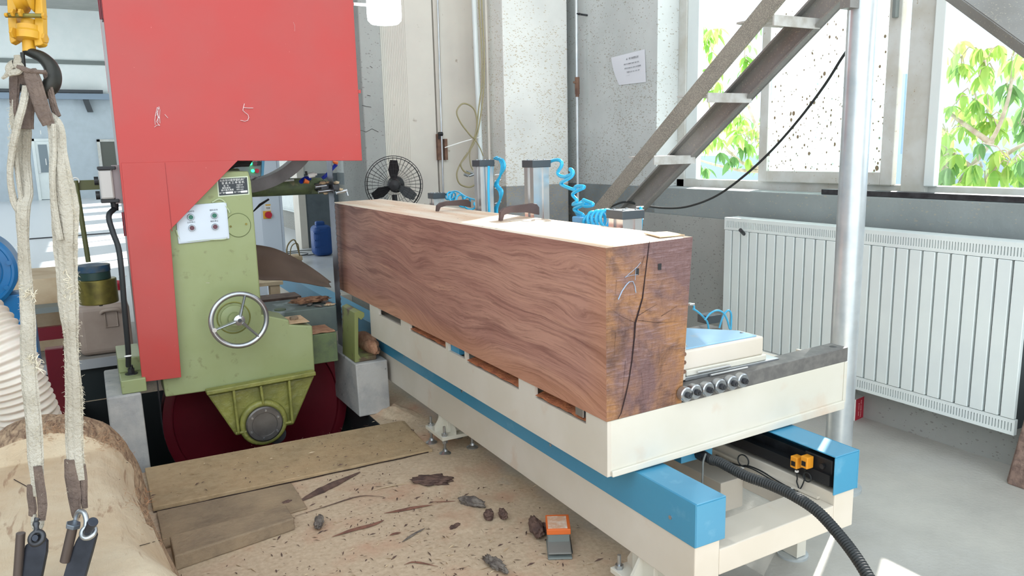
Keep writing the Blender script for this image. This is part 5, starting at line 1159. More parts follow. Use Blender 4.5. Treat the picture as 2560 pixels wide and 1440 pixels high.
# ================================================================== log in the foreground
def logmesh():
    nu, nv = 72, 120; vs_ = []; pale = []
    y0, y1 = .55, 3.12
    for i in range(nv + 1):
        t_ = i / nv; y = y0 + (y1 - y0) * t_
        cx = -.165 - .055 * (y - 1.9) / 1.2; cz = .215; R0 = .262 - .030 * (y - 1.6) / 1.5
        if t_ > .9: R0 *= math.sqrt(max(0.02, 1 - ((t_ - .9) / .1) ** 2 * .55))
        if y > 2.45: R0 *= 1 + .05 * math.sin((y - 2.45) * 5)
        for j in range(nu):
            a = 2 * math.pi * j / nu; ca_, sa_ = math.cos(a), math.sin(a)
            bump_ = .030 * math.exp(-((y - 1.72) / .12) ** 2) * max(0, math.cos(a - .25)) + .02 * math.exp(-((y - 2.75) / .2) ** 2)
            r_ = R0 + bump_ + .022 * mnoise.noise(Vector((ca_ * 1.4, sa_ * 1.4, y * 2.2))) + .006 * mnoise.noise(Vector((ca_ * 9, sa_ * 9, y * 5)))
            x, z = cx + ca_ * r_ * 1.06, cz + sa_ * r_
            ztop = .428 - .018 * (y - 1.9) + .004 * mnoise.noise(Vector((x * 4, y * 4, 0)))
            if y < 2.62 and z > ztop: z = ztop + (z - ztop) * .10
            if z < .004: z = .004
            vs_.append((x, y, z))
    fs = [(i * nu + j, i * nu + (j + 1) % nu, (i + 1) * nu + (j + 1) % nu, (i + 1) * nu + j) for i in range(nv) for j in range(nu)]
    fs += [tuple(range(nu))[::-1], tuple(range(nv * nu, (nv + 1) * nu))]
    b = MB(); b.add(vs_, fs)
    for k, f in enumerate(fs):
        if len(f) == 4:
            y = vs_[f[0]][1]; z = min(vs_[q][2] for q in f); a = (k % nu) / nu * 360
            rough_ = (y > 2.62) or z < .30 + .06 * mnoise.noise(Vector((y * 5, a * .02, 3))) or (a > 120 and a < 240 and z < .40)
            b.mi[k] = 1 if rough_ else 0
        else: b.mi[k] = 1
    return b
lg = logmesh().build('tree_log', [m_log, m_logr], smooth=80); tag(lg, 'large peeled log with a flat pale top in the left foreground', 'log')
# fibres and splinters torn along the log edge
b = MB()
def fibres(b, cpx, spread, n, ln, r_):
    for _ in range(n):
        k = random.random(); (x0, y0), (x1, y1) = cpx[0], cpx[1]
        p = Vector(lg_pt(x0 + (x1 - x0) * k + random.gauss(0, spread), y0 + (y1 - y0) * k + random.gauss(0, spread)))
        d = Vector((random.gauss(.2, .6), random.gauss(-.2, .8), random.gauss(.1, .3))).normalized(); e = Vector((random.gauss(0, 1), random.gauss(0, 1), random.gauss(0, 1))) * ln * .25
        b.tube([p, p + d * ln * .5 + e, p + d * ln + e * .3], [r_, r_ * .7, r_ * .2], 3)
from mathutils.bvhtree import BVHTree
bv_ = BVHTree.FromPolygons([v.co.copy() for v in lg.data.vertices], [tuple(p.vertices) for p in lg.data.polygons])
def lg_pt(px, py):
    d = Vector(ray(px, py)).normalized(); h = bv_.ray_cast(Vector(CAM), d)
    return h[0] + Vector((0, 0, .002)) if h[0] else (-.05, 2.0, .3)
fibres(b, ((375, 1240), (420, 1310)), 9, 260, .03, .0008)
o = b.build('torn_fibres', mat('orange_fibres', (206, 140, 92), .9), lg); o['kind'] = 'stuff'
b = MB(); fibres(b, ((215, 1090), (345, 1120)), 14, 160, .02, .0007); fibres(b, ((90, 1080), (160, 1070)), 12, 90, .018, .0007); fibres(b, ((330, 1230), (400, 1330)), 16, 120, .02, .0006)
o = b.build('loose_fibres', mat('pale_fibres', (170, 134, 104), .9), lg); o['kind'] = 'stuff'
b = MB()
for pts in ([(350, 1366), (372, 1360), (400, 1352)], [(205, 1163), (320, 1158)], [(205, 1212), (300, 1200)], [(35, 1200), (75, 1222)]): 
    P_ = [Vector(lg_pt(x, y)) for x, y in pts]; b.tube(P_, .0013, 4, .5)
b.build('drying_crack', crk, lg)
# ================================================================== crane hook
dH = 1.52
def Hk(px, py, dd=0): return D(px, py, dH + dd)
ch = thing('crane_hook', 'yellow crane hook block with a black hook hanging at the upper left', 'crane hook', tuple(Hk(75, 60)))
up_ = (Hk(75, 0) - Hk(75, 100)).normalized(); rt_ = Vector(RW @ [1, 0, 0]); fw = Vector(RW @ [0, 0, 1])
def plate(pts, th, name, m, y0=0, bev=.002, par_=ch):
    P_ = [Hk(x, y, y0) for x, y in pts]; n = len(P_); vs_ = [p - fw * th / 2 for p in P_] + [p + fw * th / 2 for p in P_]
    return MB().add(vs_, [tuple(range(n)), tuple(range(n, 2 * n))[::-1]] + [(i, (i + 1) % n, n + (i + 1) % n, n + i) for i in range(n)]).build(name, m, par_, bevel=bev)
plate([(20, -60), (46, -60), (47, 98), (47, 104), (33, 112), (30, 104), (26, 60)], .016, 'side_plate', yellow)
plate([(96, -60), (106, -60), (113, 40), (114, 112), (108, 116), (92, 118), (90, 100)], .016, 'side_plate', yellow)
MB().lathe([(.028, -.016), (.033, -.014), (.022, -.004), (.022, .004), (.033, .014), (.028, .016)], Hk(72, -8), rt_, 32).build('sheave', yellow, ch, smooth=40)
sv_ = Hk(72, -8)
for s_ in (-.03, .03): MB().tube([sv_ + fw * s_, Vector((sv_.x, sv_.y, 6.44)) + fw * s_], .004, 8).build('hoist_rope', dsteel, ch, smooth=60)
MB().cyl(Hk(14, 38, -.02), Hk(112, 40, -.02), .0045, n=12).build('through_bolt', brass, ch)
for (px, py, rr) in ((33, 32, .008), (15, 37, .004), (110, 40, .007), (33, 82, .011), (112, 96, .010), (52, 32, .008)):
    MB().cyl(Hk(px - 3, py, -.025), Hk(px + 4, py, -.025), rr, n=6).build('nut', yellow, ch, bevel=.001)
MB().lathe([(.020, -.020), (.026, -.018), (.026, -.004), (.023, 0), (.023, .009), (.015, .010), (.0145, .022)], Hk(73, 78), up_, 32).build('crosshead', yellow, ch, smooth=35)
MB().cyl(Hk(73, 66), Hk(72, 58), .015, n=6).build('swivel_nut', yellow, ch, bevel=.001)
MB().cyl(Hk(72, 100), Hk(73, 131), .0115, .0120, 20).build('shank', yellow, ch, smooth=60)
hk = bez([Hk(66, 128), Hk(84, 134), Hk(106, 144), Hk(124, 162), Hk(133, 184), Hk(131, 206), Hk(120, 222), Hk(98, 232), Hk(74, 226), Hk(58, 210), Hk(52, 190), Hk(51, 172), Hk(52, 150)], 5)
n = len(hk); rs = [(.0095 + .0075 * math.sin(math.pi * min(1, i / n * 1.25)) if i / n < .8 else .0155 * (1 - (i / n - .8) * 4) + .001) for i in range(n)]
rs = [max(.004, .010 + .0085 * math.sin(math.pi * min(1.0, i / (n - 1) * 1.05)) - (.006 if i > n * .85 else 0)) for i in range(n)]
MB().tube(hk, rs, 16, .8, fx=fw).build('hook', hookm, ch, smooth=80)
MB().tube([Hk(56, 132, -.014), Hk(60, 180, -.014)], .004, 8).build('safety_latch', hookm, ch, smooth=60)
# ================================================================== slings
def ribbon(pts, name, m, par_, d0, d1, w_=1.0, n=7, wig=.0016, tw_=0.0):
    # pts: (px, py, half width in px, depth offset); flattened, ridged strap
    P_ = bez([D(x, y, d0 + (d1 - d0) * (y - 150) / 1200 + dz) for x, y, hw_, dz in pts], n)
    hws = []
    for i in range(len(pts) - 1):
        for k in range(n): hws.append(pts[i][2] + (pts[i + 1][2] - pts[i][2]) * k / n)
    hws.append(pts[-1][2]); N = 42; vs_ = []; rt2 = Vector(RW @ [1, 0, 0])
    for i, p in enumerate(P_):
        h = hws[i] * dH / F; th = max(.0035, h * .42)
        d = (P_[min(i + 1, len(P_) - 1)] - P_[max(i - 1, 0)]).normalized(); x = (rt2 - d * rt2.dot(d)).normalized(); y = d.cross(x)
        for j in range(N):
            a = 2 * math.pi * j / N; fold = 1 + .10 * math.sin(a * 9 + i * .03) + .07 * math.sin(a * 4 + i * .05 + pts[0][0]) + .05 * mnoise.noise(Vector((j * 1.1, i * .35, pts[0][0])))
            vs_.append(p + x * math.cos(a) * h * fold + y * math.sin(a) * th * fold)
    fs = [(i * N + j, i * N + (j + 1) % N, (i + 1) * N + (j + 1) % N, (i + 1) * N + j) for i in range(len(P_) - 1) for j in range(N)] + [tuple(range(N))[::-1], tuple(range((len(P_) - 1) * N, len(P_) * N))]
    o = MB().add(vs_, fs).build(name, m, par_, smooth=80); return o
DL0, DL1 = 1.50, 1.60
sl1 = thing('lifting_sling', 'frayed cotton webbing sling hanging on the left side of the hook', 'sling', tuple(D(90, 1290, 1.6)))
sl2 = thing('lifting_sling', 'frayed cotton webbing sling hanging on the right side of the hook', 'sling', tuple(D(200, 1270, 1.6)))
a = [ribbon([(60, 300, 13, .02), (62, 330, 16, .02), (60, 400, 15, .02), (66, 480, 16, .01), (57, 520, 18, 0), (58, 600, 14, 0), (64, 700, 17, 0), (70, 800, 19, 0), (70, 880, 20, 0), (74, 960, 20, 0), (84, 1060, 20, 0), (88, 1140, 20, 0), (92, 1200, 15, 0), (92, 1240, 12, 0)], 'strap', web, sl1, DL0, DL1),
     ribbon([(66, 215, 9, -.01), (58, 260, 9, -.015), (44, 310, 9, -.015), (30, 380, 8, -.01), (25, 440, 7, -.01), (34, 500, 9, 0), (50, 530, 10, 0)], 'strap', web, sl1, DL0, DL1),
     ribbon([(34, 250, 7, .0), (32, 300, 7, 0), (38, 330, 7, 0), (40, 400, 5, 0), (50, 480, 5, 0), (56, 520, 6, 0)], 'strap', web, sl1, DL0, DL1)]
ribbon([(40, 165, 12, 0), (38, 200, 13, 0), (36, 240, 11, 0), (36, 270, 9, 0), (38, 290, 7, 0)], 'worn_sleeve', webd, sl1, DL0, DL1)
ribbon([(60, 185, 14, -.005), (72, 240, 16, .012), (66, 290, 17, .012), (66, 322, 17, .012)], 'worn_sleeve', webd, sl1, DL0, DL1)
ribbon([(77, 1212, 9, 0), (78, 1240, 10, 0), (82, 1270, 10, 0), (80, 1290, 8, 0)], 'worn_sleeve', webd, sl1, DL0, DL1)
ribbon([(94, 1165, 11, -.006), (100, 1210, 12, -.006), (106, 1260, 12, -.006), (104, 1300, 9, -.006)], 'worn_sleeve', webd, sl1, DL0, DL1)
ribbon([(86, 1285, 5, 0), (84, 1305, 7, 0), (88, 1320, 7, 0), (98, 1322, 6, 0), (104, 1310, 6, 0), (106, 1290, 5, 0)], 'strap_eye', web, sl1, DL0, DL1)
ribbon([(120, 290, 13, .0), (140, 320, 19, 0), (146, 380, 20, 0), (152, 440, 26, 0), (160, 490, 30, 0), (164, 530, 31, 0), (164, 600, 28, 0), (168, 680, 24, 0), (172, 760, 24, 0), (178, 840, 17, 0), (180, 900, 17, 0), (184, 960, 20, 0), (186, 1040, 22, 0), (186, 1100, 22, 0), (190, 1160, 22, 0), (196, 1200, 18, 0)], 'strap', web, sl2, DL0, DL1)
ribbon([(134, 310, 5, -.012), (136, 380, 5, -.014), (132, 450, 6, -.014), (136, 520, 8, -.014), (150, 600, 8, -.016)], 'strap', web, sl2, DL0, DL1)
ribbon([(74, 175, 16, -.016), (84, 205, 20, -.016), (98, 250, 19, -.014), (112, 290, 18, -.012), (122, 312, 15, -.008)], 'worn_sleeve', webd, sl2, DL0, DL1)
ribbon([(112, 180, 6, -.0), (124, 220, 8, .004), (134, 265, 9, .004), (144, 292, 9, .004)], 'worn_sleeve', webd, sl2, DL0, DL1)
ribbon([(176, 1148, 15, -.004), (180, 1190, 18, -.004), (186, 1240, 16, -.004), (190, 1285, 11, -.004), (192, 1296, 7, -.004)], 'worn_sleeve', webd, sl2, DL0, DL1)
ribbon([(204, 1160, 9, 0), (209, 1200, 9, 0), (210, 1240, 8, 0), (212, 1270, 7, 0)], 'worn_sleeve', webd, sl2, DL0, DL1)
# knot at the hook
kn = []
ribbon([(28, 190, 5, -.02), (22, 172, 9, -.02), (34, 160, 10, -.02), (50, 166, 9, -.02), (46, 178, 8, -.02), (30, 182, 7, -.02)], 'knot', web, sl1, DL0, DL1)
ribbon([(40, 165, 9, -.02), (44, 150, 9, -.02), (42, 138, 7, -.02)], 'knot', web, sl1, DL0, DL1)
ribbon([(26, 172, 6, -.02), (16, 188, 5, -.02), (6, 196, 3, -.02)], 'knot', web, sl1, DL0, DL1)
ribbon([(44, 166, 5, -.022), (70, 176, 6, -.022), (98, 180, 5, -.018), (116, 180, 5, -.012)], 'knot', webd, sl1, DL0, DL1)
# fray
def fray(name, segs, par_, ln, n, r_=.00035):
    b = MB()
    for (x0, y0, x1, y1) in segs:
        for _ in range(n):
            k = random.random(); px, py = x0 + (x1 - x0) * k + random.gauss(0, 2), y0 + (y1 - y0) * k
            p = D(px, py, DL0 + (DL1 - DL0) * (py - 150) / 1200 + random.uniform(-.008, .004)); d = (rt_ * random.gauss(0, 1) + up_ * random.gauss(-.2, .8) - fw * abs(random.gauss(0, .5))).normalized() * ln * random.uniform(.4, 1)
            e = Vector((random.gauss(0, 1), random.gauss(0, 1), random.gauss(0, 1))) * ln * .28
            b.tube([p, p + d * .3 + e, p + d * .7 + e * .3, p + d - e * .6], [r_, r_, r_, r_ * .4], 3)
    o = b.build(name, slingfray, par_); o['kind'] = 'stuff'
fray('frayed_threads', [(78, 700, 88, 1100), (48, 520, 60, 1000), (92, 1060, 110, 1280), (28, 250, 26, 430)], sl1, .0075, 150, .00025)
fray('frayed_threads', [(190, 560, 202, 1000), (205, 960, 208, 1160), (168, 420, 190, 560), (160, 700, 172, 1250)], sl2, .0075, 160, .00025)
fray('thread_tuft', [(170, 690, 180, 760)], sl2, .018, 60, .0008); fray('thread_tuft', [(60, 725, 85, 745), (80, 880, 95, 925)], sl1, .018, 40, .0008)
# ================================================================== grab plates on the log
gd = mat('dark_plate_steel', (66, 70, 80), .38, .7, c2=(50, 54, 62), ns=14)
def dogp(name, label, blade, dz, pin, shackle, headed):
    t = thing(name, label, 'clamp', tuple(D(*blade[0], dz)), 'steel grab plates at the sling ends')
    P_ = [D(x, y, dz - .0003 * 0) for x, y in blade]; n = len(P_); th = .010
    vs_ = [p - fw * th / 2 for p in P_] + [p + fw * th / 2 for p in P_]
    MB().add(vs_, [tuple(range(n)), tuple(range(n, 2 * n))[::-1]] + [(i, (i + 1) % n, n + (i + 1) % n, n + i) for i in range(n)]).build('blade', gd, t, bevel=.0015)
    (a, b_, r0) = pin; A_, B_2 = D(*a, dz - .012), D(*b_, dz - .006)
    MB().cyl(A_, B_2, r0, n=20).build('pin', mat('worn_pin', (96, 86, 82), .45, .6), t, smooth=50, bevel=.001)
    if headed: MB().cyl(A_ + (A_ - B_2).normalized() * .009, A_, .0145, n=6).build('bolt_head', mat('zinc_blue', (120, 130, 142), .35, .8), t, bevel=.0012)
    return t
g1_ = dogp('grab_plate', 'dark steel grab plate at the end of the left sling, with a bare pin', [(66, 1362), (92, 1342), (112, 1344), (119, 1352), (118, 1380), (104, 1450), (50, 1450), (58, 1400)], 1.56, ((52, 1332), (44, 1448), .0085), None, 0)
q = D(92, 1345, 1.54); MB().ring(q, (-fw + up_ * .5), .0125, .0052, 32, 12).build('shackle_eye', dsteel, g1_, smooth=80)
MB().tube(bez([D(92, 1334, 1.545), D(91, 1318, 1.55), D(90, 1304, 1.556), D(94, 1296, 1.56)], 5), [.0055 + .001 * math.sin(i) for i in range(16)], 10).build('shackle', dsteel, g1_, smooth=80)
MB().cyl(q + fw * .003, q - fw * .006 + up_ * .002, .0062, n=16).build('shackle_pin', gd, g1_, smooth=40)
g2_ = dogp('grab_plate', 'dark steel grab plate at the end of the right sling, with a hex bolt', [(192, 1352), (205, 1330), (226, 1322), (240, 1326), (243, 1338), (232, 1380), (212, 1450), (158, 1450), (172, 1400)], 1.56, ((182, 1318), (162, 1404), .0095), None, 1)
q = D(221, 1330, 1.54); MB().ring(q, (-fw + up_ * .7), .0125, .0052, 32, 12).build('shackle_eye', steel, g2_, smooth=80)
MB().tube(bez([D(214, 1322, 1.545), D(216, 1300, 1.55), D(210, 1282, 1.556), D(200, 1278, 1.56), D(192, 1288, 1.565), D(188, 1310, 1.565)], 6), .0052, 10).build('shackle', steel, g2_, smooth=80)
MB().cyl(D(222, 1325, 1.535), D(230, 1308, 1.525), .0085, n=16).cyl(D(229, 1310, 1.527), D(233, 1304, 1.522), .0098, n=16).build('shackle_pin', gd, g2_, smooth=40, bevel=.0008)
# ================================================================== floor boards in front of the pit
bd = MB().hexa([(BX0, 3.0, .0), (1.22, 2.985, .0), (1.26, 3.43, .0), (BX0, 3.43, .0), (BX0, 3.0, .022), (1.22, 2.985, .012), (1.24, 3.425, .006), (BX0, 3.425, .022)]).build('cover_board', mat('dusty_board', (176, 154, 122), .9, c2=(160, 138, 106), ns=30, bump=.4, bs=80, dust=((196, 166, 128), 4, .3, .9)), bevel=.003)
tag(bd, 'wide sawdust covered board lying along the front of the saw pit', 'board')
o = MB().hexa([(BX0 + .01, 2.68, .0), (.60, 2.72, .0), (.60, 2.97, .0), (BX0 + .01, 2.97, .0), (BX0 + .01, 2.68, .010), (.60, 2.72, .008), (.60, 2.97, .010), (BX0 + .01, 2.97, .016)]).build('cover_board', oldwood, bevel=.003)
tag(o, 'grey weathered board next to the log, in front of the dusty board', 'board')
q0, q1, q2 = U(738, 1325, 2, 0), U(480, 1412, 2, 0), U(738, 1292, 2, .045)
zt2 = .052
o = MB().hexa([(q1.x - .05, q1.y - .015, 0), (q0.x, q0.y, 0), (q0.x, q0.y + .13, 0), (q1.x - .05, q1.y + .14, 0), (q1.x - .05, q1.y - .015, zt2), (q0.x, q0.y, zt2 - .006), (q0.x, q0.y + .13, zt2 - .01), (q1.x - .05, q1.y + .14, zt2)]).build('squared_timber', oldwood, bevel=.005)
tag(o, 'short weathered squared timber on the floor beside the log', 'timber')
b = MB()
def onf(px, py, h=.003): return U(px, py, 2, h)
# ================================================================== bark and splinters on the floor
def bk(label, px, py, rad, m, seed, rot, amp=.35, cat='bark', name='bark_piece'):
    p = onf(px, py, 0); o = lump(name, (p.x, p.y, .0), rad, m, seed, amp, 4, rot, fr=2.5); tag(o, label, cat, 'bark and splinters on the sawdust'); return o
bk('knobbly grey bark roll, farther end of the trio near the track', 1180, 1268, (.020, .055, .018), barkg, 1, .55)
bk('stubby bark lump in the middle of the trio near the track', 1222, 1300, (.018, .030, .016), bark, 2, -.5)
bk('dark bark lump on the right of the trio near the track', 1258, 1298, (.014, .028, .016), bark, 3, -.2)
bk('thick dark bark roll left of the orange foot pedal', 1340, 1334, (.022, .060, .024), bark, 4, -.3)
bk('round dark bark lump tucked against the foot pedal', 1370, 1335, (.016, .030, .018), bark, 5, .1)
bk('small grey bark cone near the squared timber', 798, 1315, (.016, .045, .014), barkg, 6, -.35)
bk('flat broken brown bark slab with a pale chip, under the carriage leg', 1080, 1208, (.075, .040, .012), bark, 7, -.6, .5)
bk('small brown bark nub on the grey board', 718, 1260, (.018, .010, .007), bark, 8, .2)
bk('stringy bark clump near the bottom centre', 1238, 1418, (.018, .055, .010), barkg, 10, .1, .6)
bk('small curled bark flake left of the bark trio', 1138, 1320, (.022, .010, .006), bark, 11, .3, .5)
def spl(label, pts, w_, m=splint):
    P_ = [onf(x, y, .004) for x, y in pts]; P_ = bez(P_, 4); n = len(P_)
    rs = [max(.0012, w_ * math.sin(math.pi * (i + .4) / n) * (1 + .3 * mnoise.noise(Vector((i * .9, w_ * 99, 0))))) for i in range(n)]
    o = MB().tube(P_, rs, 7, .35, fx=(0, 1, 0)).build('wood_splinter', m, smooth=50); tag(o, label, 'splinter', 'bark and splinters on the sawdust'); return o
spl('long rough bark strip lying across the board edge', [(745, 1255), (790, 1232), (840, 1208), (900, 1180)], .022, bark)
spl('reddish pointed splinter in the centre of the sawdust', [(830, 1342), (880, 1325), (930, 1312), (960, 1300)], .010)
spl('thin dark splinter farther right, pointing at the bark trio', [(960, 1283), (1000, 1276), (1040, 1268), (1080, 1262)], .009)
spl('thin straight twig left of the bark trio', [(1075, 1254), (1110, 1254), (1152, 1252)], .003)
spl('short grey splinter right of the reddish one', [(1005, 1355), (1030, 1338), (1062, 1320)], .006, barkg)
spl('small oval bark flake below the short grey splinter', [(974, 1338), (985, 1334), (1002, 1331)], .006)
spl('dark crooked strip along the second board edge', [(738, 1290), (820, 1264), (900, 1240), (960, 1242)], .003, bark)
spl('thin pale lath piece under the crooked strip', [(930, 1226), (980, 1214), (1040, 1206)], .004, palew)
spl('curled bark shaving at the bottom centre', [(1010, 1412), (1030, 1405), (1060, 1408), (1095, 1416)], .004)
spl('small stick standing out by the saw wheel end of the board', [(996, 1075), (1004, 1068), (1010, 1062)], .005, bark)
spl('flat brown flake right of the saw pit', [(1012, 1074), (1022, 1074), (1034, 1075)], .006, bark)
# dark gap lines between boards
P_ = [Vector((BX0 + (1.2 - BX0) * k / 20, 2.996 - .013 * k / 20 + .002 * math.sin(k * 1.7), .004)) for k in range(21)]
MB().tube(P_, .0035, 6, .35).build('board_gap', crk, bd)
# scattered chips: far too many to count
b = MB(); b2 = MB(); rnd = random.Random(5)
cnt = 0
while cnt < 2400:
    x, y = rnd.uniform(.1, 1.75), rnd.uniform(1.0, 3.5); dens = math.exp(-((x - .95) / .55) ** 2) * (.35 + .65 * math.exp(-((y - 2.2) / .7) ** 2))
    if rnd.random() > dens + .05: continue
    if x > 1.28 and rnd.random() < .7: continue
    cnt += 1; s_ = rnd.choice([.002, .0025, .003, .0045]) * rnd.uniform(.6, 1.4); a = rnd.uniform(0, 3.14); ln = s_ * rnd.uniform(1, 3.5); z0 = .0015 + (.022 if (y > 2.99 and y < 3.42 and x < 1.2) else 0)
    dx, dy = math.cos(a) * ln, math.sin(a) * ln; ex, ey = -math.sin(a) * s_ * .5, math.cos(a) * s_ * .5
    (b if rnd.random() < .6 else b2).add([(x - dx, y - dy, z0), (x + ex, y + ey, z0 + s_ * .5), (x + dx, y + dy, z0), (x - ex, y - ey, z0)], [(0, 1, 2), (0, 2, 3), (0, 3, 1)[::-1]][:2])
o = b.build('floor_chips', bark); tag(o, 'dark bark chips strewn over the sawdust floor', 'wood chips', kind='stuff')
o = b2.build('floor_chips', palew); tag(o, 'pale wood chips strewn over the sawdust floor', 'wood chips', kind='stuff')
# sawdust drift against the right block and under the leg
def drift(px, py, rx, ry, h, m, label, rot=0):
    p = onf(px, py, 0); n = 22; vs_ = []
    for i in range(n + 1):
        for j in range(n + 1):
            u_, v_ = i / n * 2 - 1, j / n * 2 - 1; d2 = u_ * u_ + v_ * v_; k = max(0, 1 - d2); c_, s_ = math.cos(rot), math.sin(rot)
            vs_.append((p.x + (u_ * rx) * c_ - (v_ * ry) * s_, p.y + (u_ * rx) * s_ + (v_ * ry) * c_, -.002 + h * k * k * (1 + .4 * mnoise.noise(Vector((u_ * 4, v_ * 4, h * 50)))) + .0025 * mnoise.noise(Vector((u_ * 14, v_ * 14, 1)))))
    o = MB().add(vs_, [(i * (n + 1) + j, (i + 1) * (n + 1) + j, (i + 1) * (n + 1) + j + 1, i * (n + 1) + j + 1) for i in range(n) for j in range(n)]).build('sawdust_drift', m, smooth=80); tag(o, label, 'sawdust', kind='stuff')
drift(985, 1030, .10, .22, .035, m_floor, 'low pink sawdust drift against the right concrete block', .3)
drift(1100, 1180, .26, .28, .018, m_floor, 'thin reddish sawdust drift around the carriage leg')
drift(1180, 1285, .22, .20, .014, m_floor, 'low sawdust drift around the bark trio')
# ================================================================== foot pedal
fp = U(1398, 1396, 2, 0)
ft = thing('foot_pedal', 'grey foot pedal with an orange top standing on the sawdust by the track', 'foot pedal', (fp.x, fp.y, 0))
def FB(x0, x1, y0, y1, z0, z1, z0b=None, z1b=None):
    z0b = z0 if z0b is None else z0b; z1b = z1 if z1b is None else z1b; P_ = []
    for (x, y, z) in [(x0, y0, z0), (x1, y0, z0), (x1, y1, z0b), (x0, y1, z0b), (x0, y0, z1), (x1, y0, z1), (x1, y1, z1b), (x0, y1, z1b)]:
        c_, s_ = math.cos(-.5), math.sin(-.5); x *= .88; y *= .85; z *= .78; P_.append((fp.x + x * c_ - y * s_, fp.y + x * s_ + y * c_, z))
    return MB().hexa(P_)
FB(-.042, .048, -.012, .135, .0, .010).build('base', greyp, ft, bevel=.003)
FB(-.040, .046, -.004, .12, .018, .026, .042, .052).build('pedal_plate', mat('pedal_grey', (126, 126, 122), .6), ft, bevel=.003)
FB(-.038, .044, .060, .16, .010, .075).build('housing', greyp, ft, bevel=.003)
FB(-.042, .048, .056, .165, .072, .098, .072, .106).build('orange_guard', orange, ft, bevel=.003)
FB(-.036, .036, .062, .15, .0975, .0995, .104, .106).build('torn_label', mat('torn_label_m', (214, 170, 140), .7, c2=(236, 226, 214), ns=30), ft)
FB(.046, .050, .0, .15, .02, .028).build('side_lever', dsteel, ft)
# ================================================================== red box by the wall
rb0, rb1 = U(2137, 1052, 2, 0), U(2170, 1037, 2, 0)
dx_ = (rb1 - rb0); dxn = Vector((dx_.x, dx_.y, 0)).normalized(); wdt = dx_.length; rz = U(2137, 1000, 1, rb0.y).z
rbx = thing('red_carton', 'small red and white carton on the floor under the radiator', 'carton', tuple(rb0))
nn = Vector((-dxn.y, dxn.x, 0)); L0 = rb0 - dxn * .0
pts = [L0, L0 + dxn * wdt, L0 + dxn * wdt + nn * .07, L0 + nn * .07 + dxn * -.02]
MB().add([tuple(p) for p in pts] + [tuple(p + Vector((0, 0, rz))) for p in pts], [(3, 2, 1, 0), (4, 5, 6, 7), (0, 1, 5, 4), (1, 2, 6, 5), (2, 3, 7, 6), (3, 0, 4, 7)]).build('box', mat('carton_white', (226, 224, 220), .7), rbx)
f_ = [L0 - nn * .001, L0 + dxn * wdt - nn * .001]
MB().add([tuple(f_[0]), tuple(f_[1]), tuple(f_[1] + Vector((0, 0, rz))), tuple(f_[0] + Vector((0, 0, rz)))], [(0, 1, 2, 3)]).build('printed_face', redp, rbx)
cface = L0 + dxn * wdt * .5 - nn * .0022
MB().ring(L0 + dxn * wdt * .76 - nn * .002 + Vector((0, 0, rz * .52)), nn, .0155, .0022, 20, 5).build('printed_emblem', mat('print_pink', (226, 176, 172), .7), rbx)
MB().cyl(L0 + dxn * wdt * .76 - nn * .0015 + Vector((0, 0, rz * .52)), L0 + dxn * wdt * .76 - nn * .0025 + Vector((0, 0, rz * .52)), .010, n=14).build('printed_emblem', mat('print_brown', (120, 90, 66), .7), rbx)
text('TOY DOG WALL', 'printed_text', .0112, L0 + dxn * wdt * .38 - nn * .0018 + Vector((0, 0, rz * .48)), (0, 0, -1), dxn, mat('print_pink', (226, 176, 172)), rbx)
text('■ ANNA · ANAN', 'printed_text', .0082, L0 + dxn * wdt * .22 - nn * .0018 + Vector((0, 0, rz * .48)), (0, 0, -1), dxn, mat('print_pink', (226, 176, 172)), rbx)
# ================================================================== paper notice on the wall
xn = XW - .004
pn = thing('paper_notice', 'curled printed paper notice taped to the white wall left of the window', 'notice', tuple(U(1580, 165, 0, xn)))
A = [(1528, 144), (1612, 123), (1615, 205), (1548, 213)]
NU = 10; vs_ = []
for i in range(NU + 1):
    for j in range(NU + 1):
        u_, v_ = i / NU, j / NU
        px = (A[0][0] * (1 - u_) + A[1][0] * u_) * (1 - v_) + (A[3][0] * (1 - u_) + A[2][0] * u_) * v_ ; py = (A[0][1] * (1 - u_) + A[1][1] * u_) * (1 - v_) + (A[3][1] * (1 - u_) + A[2][1] * u_) * v_
        px += -6 * math.sin(math.pi * v_) * (u_ - 1) * -1 * .6
        vs_.append(U(px, py, 0, xn - .05 * (1 - u_) ** 2 * (1 - v_) ** 1.5))
MB().add(vs_, [(i * (NU + 1) + j, (i + 1) * (NU + 1) + j, (i + 1) * (NU + 1) + j + 1, i * (NU + 1) + j + 1) for i in range(NU) for j in range(NU)]).build('sheet', paperm, pn, smooth=80)
def nt(s_, px, py, sz, m=inkm): text(s_, 'printed_line', sz, U(px, py, 0, xn - .012), U(1612, 123, 0, xn) - U(1540, 140, 0, xn), (0, 0, 1), m, pn, ext=.0002)
nt('磨刀、锯、内六角调整记录', 1575, 146, .0145); nt('日期  刀号  磨前厚  磨后厚  班次  签名', 1578, 158, .0095); nt('3月1日 1200 4.06 2044 2.00 张师傅', 1581, 168, .0115); nt('下锯架 3.20  4.06  2.20  1.80', 1582, 178, .0115); nt('________', 1570, 187, .010)
MB().box(xn - .012, xn - .009, 3.99, 4.0, 2.0, 2.001)
